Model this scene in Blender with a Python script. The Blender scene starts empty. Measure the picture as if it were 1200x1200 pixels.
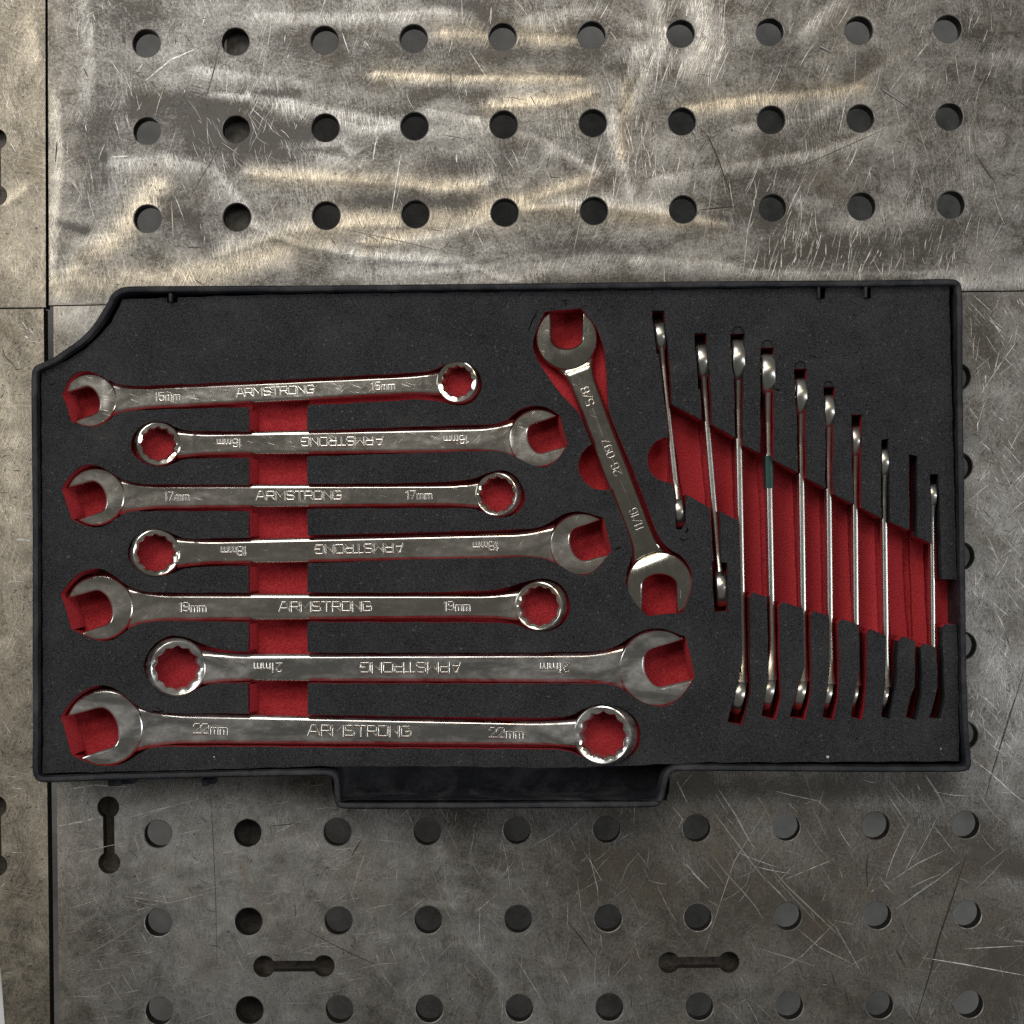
import bpy, bmesh, math, random
import numpy as np
from mathutils import Vector, Matrix, geometry

random.seed(7)
rng = np.random.default_rng(11)
R = math.radians
scene = bpy.context.scene
COL = scene.collection

# ------------------------------------------------------------------ image coordinates
# Positions are image pixels; the hole pitch of the table
# (50 mm) gives the pixel size.  at() projects a pixel through the camera to a known height, in metres.
S0 = 0.05 / 104.9
CAM_H = 1.25
NX, NY = 600.0, 660.0


def at(u, v, z=0.0):
    k = S0 * (CAM_H - z) / CAM_H
    return Vector(((u - NX) * k, -(v - NY) * k, z))


def unit(z=0.0):
    return S0 * (CAM_H - z) / CAM_H


# ------------------------------------------------------------------ camera
cam = bpy.data.cameras.new("camera")
cam.sensor_width = 36.0
cam.lens = 36.0 * CAM_H / (1200 * S0)
cam.shift_y = (NY - 600.0) / 1200.0
cam.clip_start = 0.05
cam.clip_end = 20.0
cam_o = bpy.data.objects.new("camera", cam)
cam_o.location = (0, 0, CAM_H)
COL.objects.link(cam_o)
scene.camera = cam_o

# ------------------------------------------------------------------ light
w = bpy.data.worlds.new("World")
scene.world = w
w.use_nodes = True
bg = w.node_tree.nodes["Background"]
bg.inputs[0].default_value = (0.099, 0.097, 0.091, 1)
bg.inputs[1].default_value = 1.0


def lamp(name, loc, target, size, power, color):
    d = bpy.data.lights.new(name, 'AREA')
    d.shape = 'RECTANGLE'
    d.size, d.size_y = size
    d.energy = power
    d.color = color
    o = bpy.data.objects.new(name, d)
    o.location = loc
    o.rotation_euler = (Vector(target) - Vector(loc)).to_track_quat('-Z', 'Y').to_euler()
    COL.objects.link(o)
    return o


lamp("key_lamp", (-0.16, 0.46, 1.36), (-0.05, 0.1, 0), (0.40, 0.24), 1.85, (1.0, 0.985, 0.96))
lamp("fill_lamp", (-0.45, 1.0, 1.35), (-0.05, 0.05, 0), (0.8, 0.4), 9.5, (1.0, 0.975, 0.94))  # added oblique fill that lifts the diffuse light
lamp("left_lamp", (-1.15, 0.25, 0.95), (-0.1, 0, 0), (0.35, 1.0), 3.7, (0.98, 0.985, 1.0))
lamp("right_lamp", (1.12, -0.12, 1.08), (0.1, 0, 0), (0.22, 1.1), 5.6, (0.92, 0.955, 1.0))
lamp("warm_lamp", (0.12, 0.60, 1.30), (0.0, 0.2, 0), (0.40, 0.06), 1.3, (1.0, 0.80, 0.52))

scene.view_settings.view_transform = 'Standard'
scene.view_settings.look = 'None'
scene.view_settings.exposure = 0.0
scene.view_settings.gamma = 1.0
scene.cycles.use_denoising = False
scene.cycles.max_bounces = 8
scene.cycles.sample_clamp_indirect = 2.0
scene.cycles.caustics_reflective = False
scene.cycles.caustics_refractive = False
scene.cycles.blur_glossy = 0.3


# ------------------------------------------------------------------ helpers
def mesh_obj(name, verts, faces, mat, parent=None, smooth=None, mats=None, mi=None):
    me = bpy.data.meshes.new(name)
    me.from_pydata([tuple(v) for v in verts], [], [tuple(f) for f in faces])
    if mats:
        for m in mats:
            me.materials.append(m)
        if mi is not None:
            me.polygons.foreach_set("material_index", mi)
    elif mat:
        me.materials.append(mat)
    if smooth is not None:
        me.polygons.foreach_set("use_smooth", [True] * len(me.polygons))
        me.set_sharp_from_angle(angle=R(smooth))
    me.update()
    o = bpy.data.objects.new(name, me)
    COL.objects.link(o)
    if parent:
        o.parent = parent
    return o


def bm_obj(name, bm, mat, parent=None, smooth=None):
    me = bpy.data.meshes.new(name)
    if smooth == 38:
        for e_ in bm.edges:
            e_.smooth = len({len(f_.verts) for f_ in e_.link_faces}) == 1
    bm.to_mesh(me)
    bm.free()
    me.materials.append(mat)
    if smooth is not None:
        me.polygons.foreach_set("use_smooth", [True] * len(me.polygons))
    if smooth is not None:
        if smooth != 38:
            me.set_sharp_from_angle(angle=R(smooth))
    o = bpy.data.objects.new(name, me)
    COL.objects.link(o)
    if parent:
        o.parent = parent
    return o


def thing(name, label, cat, loc=(0, 0, 0), group=None):
    o = bpy.data.objects.new(name, None)
    o.empty_display_size = 0.02
    o.location = loc
    COL.objects.link(o)
    tag(o, label, cat, group)
    return o


def tag(o, label, cat, group=None, kind=None):
    if label:
        o["label"] = label
    if cat:
        o["category"] = cat
    if group:
        o["group"] = group
    if kind:
        o["kind"] = kind
    return o


def smooth_poly(pts, sharp=(), n=2):
    P = [Vector(p[:2]) for p in pts]
    S = [i in sharp for i in range(len(P))]
    for _ in range(n):
        Q, T = [], []
        m = len(P)
        for i in range(m):
            a, b, c = P[i - 1], P[i], P[(i + 1) % m]
            if S[i]:
                Q.append(b); T.append(True)
            else:
                la, lc = (a - b).length, (c - b).length
                da = min(0.25 * la, 9.0) if la > 0 else 0
                dc = min(0.25 * lc, 9.0) if lc > 0 else 0
                Q.append(b + (a - b) * (da / la)); T.append(False)
                Q.append(b + (c - b) * (dc / lc)); T.append(False)
        P, S = Q, T
    return P


def inside(poly, X, Y):
    px = np.array([p[0] for p in poly]); py = np.array([p[1] for p in poly])
    r = np.zeros(X.shape, bool)
    j = len(px) - 1
    for i in range(len(px)):
        c = ((py[i] > Y) != (py[j] > Y))
        xs = (px[j] - px[i]) * (Y - py[i]) / (py[j] - py[i] + 1e-30) + px[i]
        r ^= c & (X < xs)
        j = i
    return r


def offset_poly(P, d):
    """inward offset for a counter-clockwise closed polygon"""
    n = len(P)
    out = []
    for i in range(n):
        a, b, c = Vector(P[i - 1]), Vector(P[i]), Vector(P[(i + 1) % n])
        e1 = (b - a); e2 = (c - b)
        if e1.length < 1e-9 or e2.length < 1e-9:
            out.append(b.copy()); continue
        e1.normalize(); e2.normalize()
        n1 = Vector((-e1.y, e1.x)); n2 = Vector((-e2.y, e2.x))
        m = n1 + n2
        if m.length < 1e-6:
            out.append(b + n1 * d); continue
        m.normalize()
        out.append(b + m * (d / max(0.5, m.dot(n1))))
    return out


def area2(P):
    return sum(P[i - 1][0] * P[i][1] - P[i][0] * P[i - 1][1] for i in range(len(P)))


def ccw(P):
    return P if area2(P) > 0 else P[::-1]


def cdt(polys, extra=()):
    vs, es = [], []
    for P in polys:
        b = len(vs)
        vs += [Vector((p[0], p[1])) for p in P]
        es += [(b + i, b + (i + 1) % len(P)) for i in range(len(P))]
    vs += [Vector(p) for p in extra]
    ov, oe, of, _, _, _ = geometry.delaunay_2d_cdt(vs, es, [], 0, 1e-7)
    return np.array([(v.x, v.y) for v in ov]), np.array(of, int)


# ------------------------------------------------------------------ shader kit
class Nodes:
    def __init__(self, name):
        self.m = bpy.data.materials.new(name)
        self.m.use_nodes = True
        self.t = self.m.node_tree
        self.p = self.t.nodes["Principled BSDF"]
        self.out = self.t.nodes["Material Output"]
        self.co = None

    def n(self, kind, **kw):
        x = self.t.nodes.new(kind)
        for k, v in kw.items():
            setattr(x, k, v)
        return x

    def link(self, a, b):
        self.t.links.new(a, b)

    def set(self, sock, v):
        if hasattr(v, "is_output") or isinstance(v, bpy.types.NodeSocket):
            self.link(v, sock)
        else:
            sock.default_value = v

    def coord(self, scale=(1, 1, 1), rot=(0, 0, 0), loc=(0, 0, 0), src='Object'):
        if self.co is None:
            self.co = self.n('ShaderNodeTexCoord')
        mp = self.n('ShaderNodeMapping')
        mp.inputs['Scale'].default_value = scale
        mp.inputs['Location'].default_value = loc
        # rotate first, then stretch: two mappings
        if any(rot):
            m0 = self.n('ShaderNodeMapping')
            m0.inputs['Rotation'].default_value = rot
            self.link(self.co.outputs[src], m0.inputs[0])
            self.link(m0.outputs[0], mp.inputs[0])
        else:
            self.link(self.co.outputs[src], mp.inputs[0])
        return mp.outputs[0]

    def noise(self, vec, scale=1.0, detail=2.0, rough=0.5, dist=0.0):
        x = self.n('ShaderNodeTexNoise')
        x.inputs['Scale'].default_value = scale
        x.inputs['Detail'].default_value = detail
        x.inputs['Roughness'].default_value = rough
        x.inputs['Distortion'].default_value = dist
        self.link(vec, x.inputs['Vector'])
        return x.outputs[0]

    def ramp(self, v, a, b, c0=0.0, c1=1.0):
        x = self.n('ShaderNodeMapRange')
        self.set(x.inputs[0], v)
        x.inputs[1].default_value = a
        x.inputs[2].default_value = b
        x.inputs[3].default_value = c0
        x.inputs[4].default_value = c1
        return x.outputs[0]

    def math(self, op, a, b=None, c=None, clamp=False):
        x = self.n('ShaderNodeMath', operation=op)
        x.use_clamp = clamp
        self.set(x.inputs[0], a)
        if b is not None:
            self.set(x.inputs[1], b)
        if c is not None:
            self.set(x.inputs[2], c)
        return x.outputs[0]

    def mix(self, f, a, b, mode='MIX'):
        x = self.n('ShaderNodeMix', data_type='RGBA', blend_type=mode)
        self.set(x.inputs[0], f)
        for s, v in ((x.inputs[6], a), (x.inputs[7], b)):
            if isinstance(v, tuple) and len(v) == 3:
                v = v + (1,)
            self.set(s, v)
        return x.outputs[2]

    def attr(self, name):
        x = self.n('ShaderNodeAttribute', attribute_name=name)
        return x.outputs['Fac']

    def bump(self, h, dist, strength=1.0, normal=None):
        x = self.n('ShaderNodeBump')
        x.inputs['Strength'].default_value = strength
        x.inputs['Distance'].default_value = dist
        self.link(h, x.inputs['Height'])
        if normal is not None:
            self.link(normal, x.inputs['Normal'])
        return x.outputs[0]

    def streaks(self, angle, length, width, seed, lo, hi):
        """thin random lines: length, width in mm"""
        v = self.coord(scale=(1000.0 / length, 1000.0 / width, 1), rot=(0, 0, R(angle)), loc=(seed * 3.7, seed * 5.3, seed))
        return self.ramp(self.noise(v, 1.0, 1.0, 0.4), lo, hi)


def mat_steel(name, patina=(0.086, 0.079, 0.069), bright=(0.64, 0.635, 0.61), warm_glare=(0.68, 0.605, 0.475), hatch_amt=0.66, base=0.135, roll_amt=0.5, wave=(7, 15), wave_h=0.0022):
    k = Nodes(name)
    big = k.noise(k.coord(), 17, 4, 0.6, 0.6)
    mid = k.noise(k.coord(loc=(3, 1, 0)), 85, 6, 0.68, 0.8)
    fine = k.noise(k.coord(loc=(7, 1, 0)), 620, 4, 0.75)
    grain = k.noise(k.coord(loc=(2, 9, 0)), 1900, 2, 0.6)
    roll = k.noise(k.coord(scale=(10, 42, 1), rot=(0, 0, R(-5))), 1.0, 4, 0.6, 1.2)
    pol = k.attr("polish_glare"); drk = k.attr("grime_shade"); wrm = k.attr("warm_glare"); rst = k.attr("rust")
    # edges of the ground and painted glare bands break up
    pol = k.math('MULTIPLY', pol, k.ramp(k.noise(k.coord(loc=(3, 7, 1)), 60, 5, 0.7, 0.5), 0.28, 0.62, 0.35, 1.15))
    # brushed hatch, several directions, patchy
    l1 = k.streaks(84, 11, 0.62, 1, 0.47, 0.66)
    l2 = k.streaks(66, 13, 0.58, 2, 0.49, 0.68)
    l3 = k.streaks(112, 12, 0.58, 3, 0.49, 0.68)
    l4 = k.streaks(12, 20, 0.55, 4, 0.55, 0.72)
    l5 = k.streaks(38, 18, 0.50, 5, 0.55, 0.72)
    l6 = k.streaks(150, 16, 0.50, 6, 0.55, 0.72)
    m1 = k.ramp(k.noise(k.coord(loc=(11, 0, 0)), 26, 3, 0.6), 0.40, 0.62)
    m2 = k.ramp(k.noise(k.coord(loc=(0, 23, 0)), 30, 3, 0.6), 0.44, 0.62)
    m3 = k.ramp(k.noise(k.coord(loc=(31, 7, 0)), 28, 3, 0.6), 0.47, 0.64)
    a = k.math('MULTIPLY', k.math('MAXIMUM', l1, l2), m1)
    b = k.math('MULTIPLY', k.math('MAXIMUM', l3, l5), m2)
    c = k.math('MULTIPLY', k.math('MAXIMUM', l4, l6), m3)
    scr = k.math('MAXIMUM', k.math('MAXIMUM', a, b), c)
    hatch = k.math('MULTIPLY', k.math('MAXIMUM', k.math('MULTIPLY', l1, m1), k.math('MAXIMUM', k.math('MULTIPLY', l2, m2), k.math('MULTIPLY', l3, 0.8))), pol)
    # wear plus painted glare and shade, 0 (dark mill patina) .. 1 (bare ground steel)
    t = k.math('ADD', k.ramp(big, 0.32, 0.68, -0.13, 0.13), k.ramp(mid, 0.3, 0.7, -0.17, 0.17))
    t = k.math('ADD', t, k.math('MULTIPLY', k.ramp(roll, 0.35, 0.65, -0.10, 0.12), roll_amt))
    t = k.math('ADD', t, k.ramp(fine, 0.28, 0.72, -0.17, 0.17))
    t = k.math('ADD', t, k.ramp(grain, 0.3, 0.7, -0.09, 0.09))
    t = k.math('ADD', t, base)
    t = k.math('MULTIPLY_ADD', pol, 0.36, t)
    t = k.math('MULTIPLY_ADD', scr, 0.24, t)
    t = k.math('MULTIPLY_ADD', hatch, hatch_amt, t)
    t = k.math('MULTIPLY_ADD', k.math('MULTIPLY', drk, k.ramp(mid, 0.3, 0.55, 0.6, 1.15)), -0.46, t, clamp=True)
    br = k.mix(wrm, bright, warm_glare)
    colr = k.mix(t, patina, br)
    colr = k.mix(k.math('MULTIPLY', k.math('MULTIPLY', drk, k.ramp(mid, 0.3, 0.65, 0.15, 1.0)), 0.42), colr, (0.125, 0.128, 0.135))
    colr = k.mix(1.0, colr, k.ramp(k.math('ADD', fine, grain), 0.7, 1.3, 0.87, 1.12), 'MULTIPLY')
    rspot = k.math('MULTIPLY', k.ramp(k.noise(k.coord(loc=(5, 5, 0)), 48, 6, 0.75), 0.55, 0.70), 0.5)
    rspot = k.math('ADD', rspot, k.math('MULTIPLY', rst, k.ramp(mid, 0.35, 0.65)), clamp=True)
    colr = k.mix(rspot, colr, (0.15, 0.115, 0.075))
    pits = k.ramp(k.noise(k.coord(loc=(9, 2, 0)), 420, 1, 0.4), 0.71, 0.75)
    colr = k.mix(k.math('MULTIPLY', pits, 0.6), colr, (0.05, 0.045, 0.035))
    k.link(colr, k.p.inputs['Base Color'])
    k.p.inputs['Metallic'].default_value = 0.92
    rg = k.math('MULTIPLY_ADD', t, -0.14, 0.53)
    rg = k.math('MULTIPLY_ADD', k.ramp(mid, 0.3, 0.7, -1, 1), 0.05, rg)
    rg = k.math('MULTIPLY_ADD', rspot, 0.2, rg, clamp=True)
    k.link(rg, k.p.inputs['Roughness'])
    h = k.math('MULTIPLY_ADD', scr, -0.5, k.math('MULTIPLY', grain, 0.5))
    h = k.math('MULTIPLY_ADD', hatch, -0.6, h)
    h = k.math('MULTIPLY_ADD', pits, -0.8, h)
    nrm = k.bump(h, 0.00007, 0.8)
    wav = k.noise(k.coord(scale=wave + (1,), rot=(0, 0, R(-6))), 1.0, 3, 0.5, 1.1)
    nrm = k.bump(wav, wave_h, 1.0, nrm)
    nrm = k.bump(k.attr("polish_glare"), 0.00020, 1.0, nrm)
    k.link(nrm, k.p.inputs['Normal'])
    return k.m


def mat_plain(name, col, rough, metal=0.0, spec=0.5, bump=None, var=0.0, vscale=200):
    k = Nodes(name)
    if var:
        n = k.noise(k.coord(), vscale, 4, 0.65)
        c2 = tuple(min(1, c * (1 + var)) for c in col)
        c1 = tuple(c * (1 - var) for c in col)
        k.link(k.mix(k.ramp(n, 0.3, 0.7), c1, c2), k.p.inputs['Base Color'])
    else:
        k.p.inputs['Base Color'].default_value = col + (1,)
    k.p.inputs['Roughness'].default_value = rough
    k.p.inputs['Metallic'].default_value = metal
    k.p.inputs['Specular IOR Level'].default_value = spec
    if bump:
        k.link(k.bump(k.noise(k.coord(), bump[0], 2, 0.6), bump[1]), k.p.inputs['Normal'])
    return k.m


def mat_foam(name, c0, c1, dust=0.0, grain=1500, dist=0.00025):
    k = Nodes(name)
    g = k.noise(k.coord(), grain, 2, 0.6)
    cells = k.n('ShaderNodeTexVoronoi')
    cells.inputs['Scale'].default_value = grain * 0.55
    k.link(k.coord(), cells.inputs['Vector'])
    b = k.noise(k.coord(loc=(4, 4, 0)), 30, 4, 0.65)
    t = k.math('ADD', k.ramp(g, 0.33, 0.67, 0.0, 0.95), k.ramp(b, 0.35, 0.65, -0.05, 0.10), clamp=True)
    c = k.mix(t, c0, c1)
    if dust:
        d = k.ramp(k.noise(k.coord(loc=(8, 3, 0)), 34, 6, 0.7), 0.53, 0.78)
        c = k.mix(k.math('MULTIPLY', d, dust), c, (0.10, 0.092, 0.08))
        sp = k.ramp(k.noise(k.coord(loc=(1, 8, 0)), 700, 0, 0), 0.79, 0.83)
        c = k.mix(k.math('MULTIPLY', sp, 0.55), c, (0.13, 0.125, 0.115))
    k.link(c, k.p.inputs['Base Color'])
    k.p.inputs['Roughness'].default_value = 0.95
    k.p.inputs['Specular IOR Level'].default_value = 0.12
    h = k.math('ADD', g, k.math('MULTIPLY', cells.outputs['Distance'], 0.8))
    k.link(k.bump(h, dist, 0.9), k.p.inputs['Normal'])
    return k.m


def mat_chrome(name, smear=0.35, tone=(0.70, 0.66, 0.58), rough=0.10):
    k = Nodes(name)
    s = k.noise(k.coord(scale=(1, 2.2, 1), loc=(0.3, 0.1, 0)), 24, 6, 0.66, 0.5)
    s2 = k.noise(k.coord(loc=(4, 1, 2)), 170, 5, 0.7, 0.4)
    sc = k.math('MAXIMUM', k.streaks(20, 14, 0.30, 1, 0.68, 0.80), k.streaks(-48, 10, 0.28, 2, 0.70, 0.82))
    d = k.math('MULTIPLY', k.ramp(s, 0.40, 0.72), smear)
    d = k.math('MULTIPLY', d, k.ramp(s2, 0.25, 0.6, 0.55, 1.0))
    c = k.mix(k.ramp(s2, 0.3, 0.7), tuple(x * 0.90 for x in tone), tone)
    c = k.mix(d, c, (0.50, 0.50, 0.49))
    c = k.mix(k.math('MULTIPLY', k.ramp(k.noise(k.coord(loc=(6, 6, 6)), 75, 5, 0.7), 0.58, 0.72), 0.28), c, (0.22, 0.20, 0.165))
    k.link(c, k.p.inputs['Base Color'])
    k.link(k.math('MULTIPLY_ADD', d, -0.62, 1.0), k.p.inputs['Metallic'])
    r = k.math('MULTIPLY_ADD', d, 0.34, rough)
    r = k.math('MULTIPLY_ADD', k.ramp(s2, 0.3, 0.7), 0.04, r)
    r = k.math('MULTIPLY_ADD', sc, 0.10, r)
    k.link(r, k.p.inputs['Roughness'])
    n = k.bump(k.math('MULTIPLY', sc, -1.0), 0.00002, 0.5)
    n = k.bump(k.noise(k.coord(loc=(1, 2, 3)), 48, 1, 0.4), 0.00028, 0.7, n)
    k.link(n, k.p.inputs['Normal'])
    return k.m


M_PLATE_A = mat_steel("ground_steel")
M_PLATE_B = mat_steel("dark_steel", patina=(0.096, 0.087, 0.073), bright=(0.51, 0.50, 0.475), base=0.25, roll_amt=0.0, wave=(8, 9), wave_h=0.0022)
M_PLATE_L = mat_steel("tan_steel", patina=(0.088, 0.079, 0.065), bright=(0.38, 0.35, 0.30), base=0.19, roll_amt=0.0, wave=(9, 9), wave_h=0.002)
M_WALL = mat_plain("cut_steel_edge", (0.055, 0.052, 0.047), 0.55, 0.8, var=0.4, vscale=300)
M_SLOT = mat_plain("oily_steel_slot", (0.085, 0.075, 0.062), 0.5, 0.8, var=0.4, vscale=250, bump=(500, 0.0002))
M_FOAM_B = mat_foam("black_foam", (0.002, 0.0023, 0.0031), (0.065, 0.0665, 0.072), dust=0.3, grain=2200)
M_FOAM_R = mat_foam("red_foam", (0.35, 0.018, 0.025), (0.62, 0.062, 0.072), grain=1300)
M_CHROME = mat_chrome("chrome", 0.40)
M_CHROME_S = mat_chrome("smudged_chrome", 0.85, (0.68, 0.66, 0.62))
M_CHROME_E = mat_chrome("worn_chrome", 0.25, (0.60, 0.58, 0.53), 0.22)
M_CHROME_C = mat_chrome("clean_chrome", 0.10, (0.50, 0.475, 0.41))
M_LETTER = mat_plain("letter_chrome", (0.80, 0.77, 0.70), 0.20, 1.0)


def mat_tray():
    k = Nodes("black_plastic")
    g = k.noise(k.coord(), 1400, 2, 0.6)
    d = k.ramp(k.noise(k.coord(loc=(2, 2, 0)), 45, 6, 0.75, 0.5), 0.45, 0.72)
    sc = k.math('MAXIMUM', k.streaks(0, 20, 0.3, 4, 0.66, 0.78), k.streaks(75, 8, 0.25, 5, 0.68, 0.78))
    c = k.mix(k.math('MULTIPLY', d, 0.8), (0.0125, 0.014, 0.0185), (0.075, 0.075, 0.078))
    c = k.mix(k.math('MULTIPLY', sc, 0.35), c, (0.12, 0.12, 0.125))
    k.link(c, k.p.inputs['Base Color'])
    k.link(k.math('MULTIPLY_ADD', d, 0.2, 0.58), k.p.inputs['Roughness'])
    k.p.inputs['Specular IOR Level'].default_value = 0.32
    k.link(k.bump(k.math('ADD', g, k.math('MULTIPLY', sc, -0.6)), 0.00012, 0.6), k.p.inputs['Normal'])
    return k.m


M_TRAY = mat_tray()


def mat_scratch(name, c0, c1, rough, metal=0.9):
    k = Nodes(name)
    g = k.n('ShaderNodeNewGeometry')
    n = k.noise(k.coord(), 260, 3, 0.7)
    t = k.math('MULTIPLY', g.outputs['Random Per Island'], k.ramp(n, 0.35, 0.6))
    k.link(k.mix(t, c0, c1), k.p.inputs['Base Color'])
    k.p.inputs['Metallic'].default_value = metal
    k.p.inputs['Roughness'].default_value = rough
    return k.m


M_SCR_L = mat_scratch("bare_scratch", (0.30, 0.28, 0.25), (0.95, 0.93, 0.90), 0.5)
M_SCR_D = mat_scratch("dark_scratch", (0.05, 0.045, 0.04), (0.16, 0.145, 0.12), 0.6)

# ------------------------------------------------------------------ floor
fl = mesh_obj("floor", [(-3, -3, -0.85), (3, -3, -0.85), (3, 3, -0.85), (-3, 3, -0.85)], [(0, 1, 2, 3)],
              mat_plain("concrete", (0.40, 0.395, 0.38), 0.85, var=0.45, vscale=11))
tag(fl, "grey concrete floor under the table", None, kind="structure")

# ------------------------------------------------------------------ table
table = thing("welding_table", "scratched steel welding table with a grid of round holes under the tray", "table")


def lerp(a, b, t):
    return a + (b - a) * t


def holes_from(c00, c10, c01, c11, ni, nj, idx):
    out = []
    for i, j in idx:
        s, t = i / ni, j / nj
        a = Vector(c00).lerp(Vector(c10), s)
        b = Vector(c01).lerp(Vector(c11), s)
        out.append(a.lerp(b, t))
    return out


HOLES_A = holes_from((171.5, 50.5), (1111, 33.7), (173, 256.3), (1114.5, 240), 9, 2,
                     [(i, j) for i in range(-1 + 1, 10) for j in range(0, 3)])
HOLES_B = holes_from((185, 977.5), (1131.7, 966.8), (186.8, 1185), (1136, 1177), 9, 2,
                     [(i, j) for i in range(10) for j in range(0, 3)] + [(9, j) for j in range(-5, 0)])
HOLE_R = 16.2


def circle(c, r, n=40):
    return [Vector((c[0] + r * math.cos(2 * math.pi * k / n), c[1] + r * math.sin(2 * math.pi * k / n))) for k in range(n)]


def dogbone(a, b, r, hw, n=18):
    a, b = Vector(a), Vector(b)
    d = (b - a).normalized()
    ang = math.atan2(d.y, d.x)
    g = math.asin(hw / r)
    pts = []
    for k in range(n + 1):
        t = ang + g + (2 * math.pi - 2 * g) * k / n
        pts.append(a + Vector((math.cos(t), math.sin(t))) * r)
    for k in range(n + 1):
        t = ang + math.pi + g + (2 * math.pi - 2 * g) * k / n
        pts.append(b + Vector((math.cos(t), math.sin(t))) * r)
    return pts


# wear strokes with lamp glare and shade painted in: points, half width, strength
POLISH_GLARE = [
    ([(66, 120), (70, 200), (64, 260), (62, 340)], 9, 0.9), ([(100, 0), (108, 60), (105, 110)], 9, 0.5),
    ([(70, 345), (100, 300), (140, 272), (184, 222)], 17, 1.0), ([(60, 335), (150, 330), (250, 318), (330, 300)], 16, 0.9),
    ([(255, 300), (330, 272), (420, 262), (530, 264), (600, 242)], 10, 0.8),
    ([(130, 190), (200, 185), (250, 200), (290, 245)], 10, 0.6),
    ([(230, 80), (300, 92), (350, 95)], 9, 0.5), ([(290, 112), (350, 124), (450, 142), (480, 150)], 9, 0.75),
    ([(300, 205), (420, 211), (520, 222), (570, 215)], 9, 0.9), ([(360, 180), (410, 190)], 9, 0.6),
    ([(440, 86), (540, 92), (600, 92), (680, 92)], 7, 0.9), ([(580, 125), (640, 122), (690, 112)], 8, 0.95),
    ([(300, 18), (420, 20), (520, 12)], 8, 0.5), ([(520, 38), (600, 44), (670, 45)], 8, 0.7),
    ([(430, 285), (520, 278), (590, 250), (640, 228), (690, 212)], 9, 0.8), ([(400, 325), (520, 318), (640, 318)], 8, 0.45),
    ([(724, 140), (728, 180), (740, 225)], 10, 0.9), ([(735, 100), (745, 75), (770, 55)], 8, 0.7),
    ([(770, 0), (782, 40), (775, 70)], 8, 1.0), ([(820, 0), (825, 40), (815, 80)], 15, 1.0), ([(745, 60), (755, 85), (735, 130)], 8, 0.6),
    ([(800, 128), (880, 115), (980, 108), (1010, 100)], 8, 0.8), ([(770, 210), (860, 195), (960, 178), (1050, 148)], 8, 0.6),
    ([(940, 40), (965, 15), (990, -5)], 9, 0.8), ([(610, 245), (700, 240), (760, 248), (840, 262)], 8, 0.8),
    ([(560, 320), (700, 300), (860, 312)], 9, 0.45), ([(930, 230), (1010, 265), (1080, 250)], 14, 0.4),
    ([(1130, 60), (1190, 70)], 18, 0.45), ([(1130, 335), (1200, 332)], 12, 0.9), ([(880, 318), (1000, 322), (1120, 318)], 6, 0.5),
    ([(680, 130), (650, 175), (610, 220)], 10, 0.35), ([(505, 985), (540, 1080), (585, 1150), (625, 1205)], 15, 0.6),
    ([(75, 920), (180, 925), (300, 935)], 14, 0.4), ([(80, 990), (120, 1060)], 30, 0.35), ([(735, 1130), (760, 1105)], 16, 0.3),
    ([(1145, 700), (1170, 800), (1200, 860)], 24, 0.35), ([(1145, 560), (1180, 620)], 24, 0.3), ([(1150, 450), (1190, 470)], 16, 0.3),
    ([(5, 240), (20, 230), (30, 222)], 6, 0.8), ([(12, 480), (20, 640), (14, 760)], 25, 0.35), ([(38, 30), (42, 70)], 8, 0.6), ([(110, 960), (380, 1000), (250, 1150)], 130, 0.55),  # broad front-left stroke paints the lighter side of the light falloff
    ([(10, 310), (40, 340)], 25, 0.4), ([(60, 370), (120, 365)], 20, 0.5),
]
WARM_GLARE = [([(90, 320), (140, 275), (184, 222)], 26), ([(60, 335), (250, 320), (400, 262), (600, 242)], 26), ([(300, 205), (560, 220)], 14),  # warm lamp tint painted over the glare bands
        ([(440, 86), (680, 92)], 12), ([(570, 125), (690, 112)], 14), ([(520, 38), (670, 45)], 14), ([(430, 285), (690, 212)], 14),
        ([(800, 128), (1010, 100)], 12), ([(610, 245), (840, 262)], 12), ([(20, 0), (20, 1200)], 60), ([(735, 100), (730, 180)], 10)]
GRIME_SHADE = [([(240, 150), (300, 158), (360, 165)], 30, 0.85), ([(160, 118), (220, 122), (280, 128)], 16, 0.6), ([(300, 112), (350, 108)], 8, 0.5),
         ([(500, 0), (560, 8), (575, 22)], 8, 0.5), ([(730, 80), (734, 100)], 7, 0.5), ([(1000, 85), (1030, 70)], 16, 0.5), ([(1135, 35), (1150, 55)], 14, 0.5),
         ([(122, 180), (122, 212)], 5, 0.7), ([(70, 262), (100, 270)], 5, 0.7), ([(820, 250), (850, 256)], 4, 0.6),
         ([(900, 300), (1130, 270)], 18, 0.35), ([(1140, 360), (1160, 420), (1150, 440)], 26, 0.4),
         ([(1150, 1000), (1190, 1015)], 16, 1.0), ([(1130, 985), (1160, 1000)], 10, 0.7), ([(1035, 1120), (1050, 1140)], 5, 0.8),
         ([(380, 925), (560, 955), (780, 960)], 22, 0.5), ([(780, 920), (940, 925), (1100, 915)], 22, 0.7), ([(75, 912), (380, 915)], 12, 0.5),  # strokes along the tray front paint its cast shadow
         ([(700, 990), (900, 1060), (1150, 1150)], 110, 0.6), ([(860, 960), (1130, 1010)], 60, 0.45),  # brown tone at the right, darkened further as painted light falloff
         ([(560, 1020), (700, 1080), (900, 1190)], 60, 0.3), ([(10, 1080), (25, 1090)], 14, 0.4), ([(100, 1187), (100, 1190)], 9, 0.6)]
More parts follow.
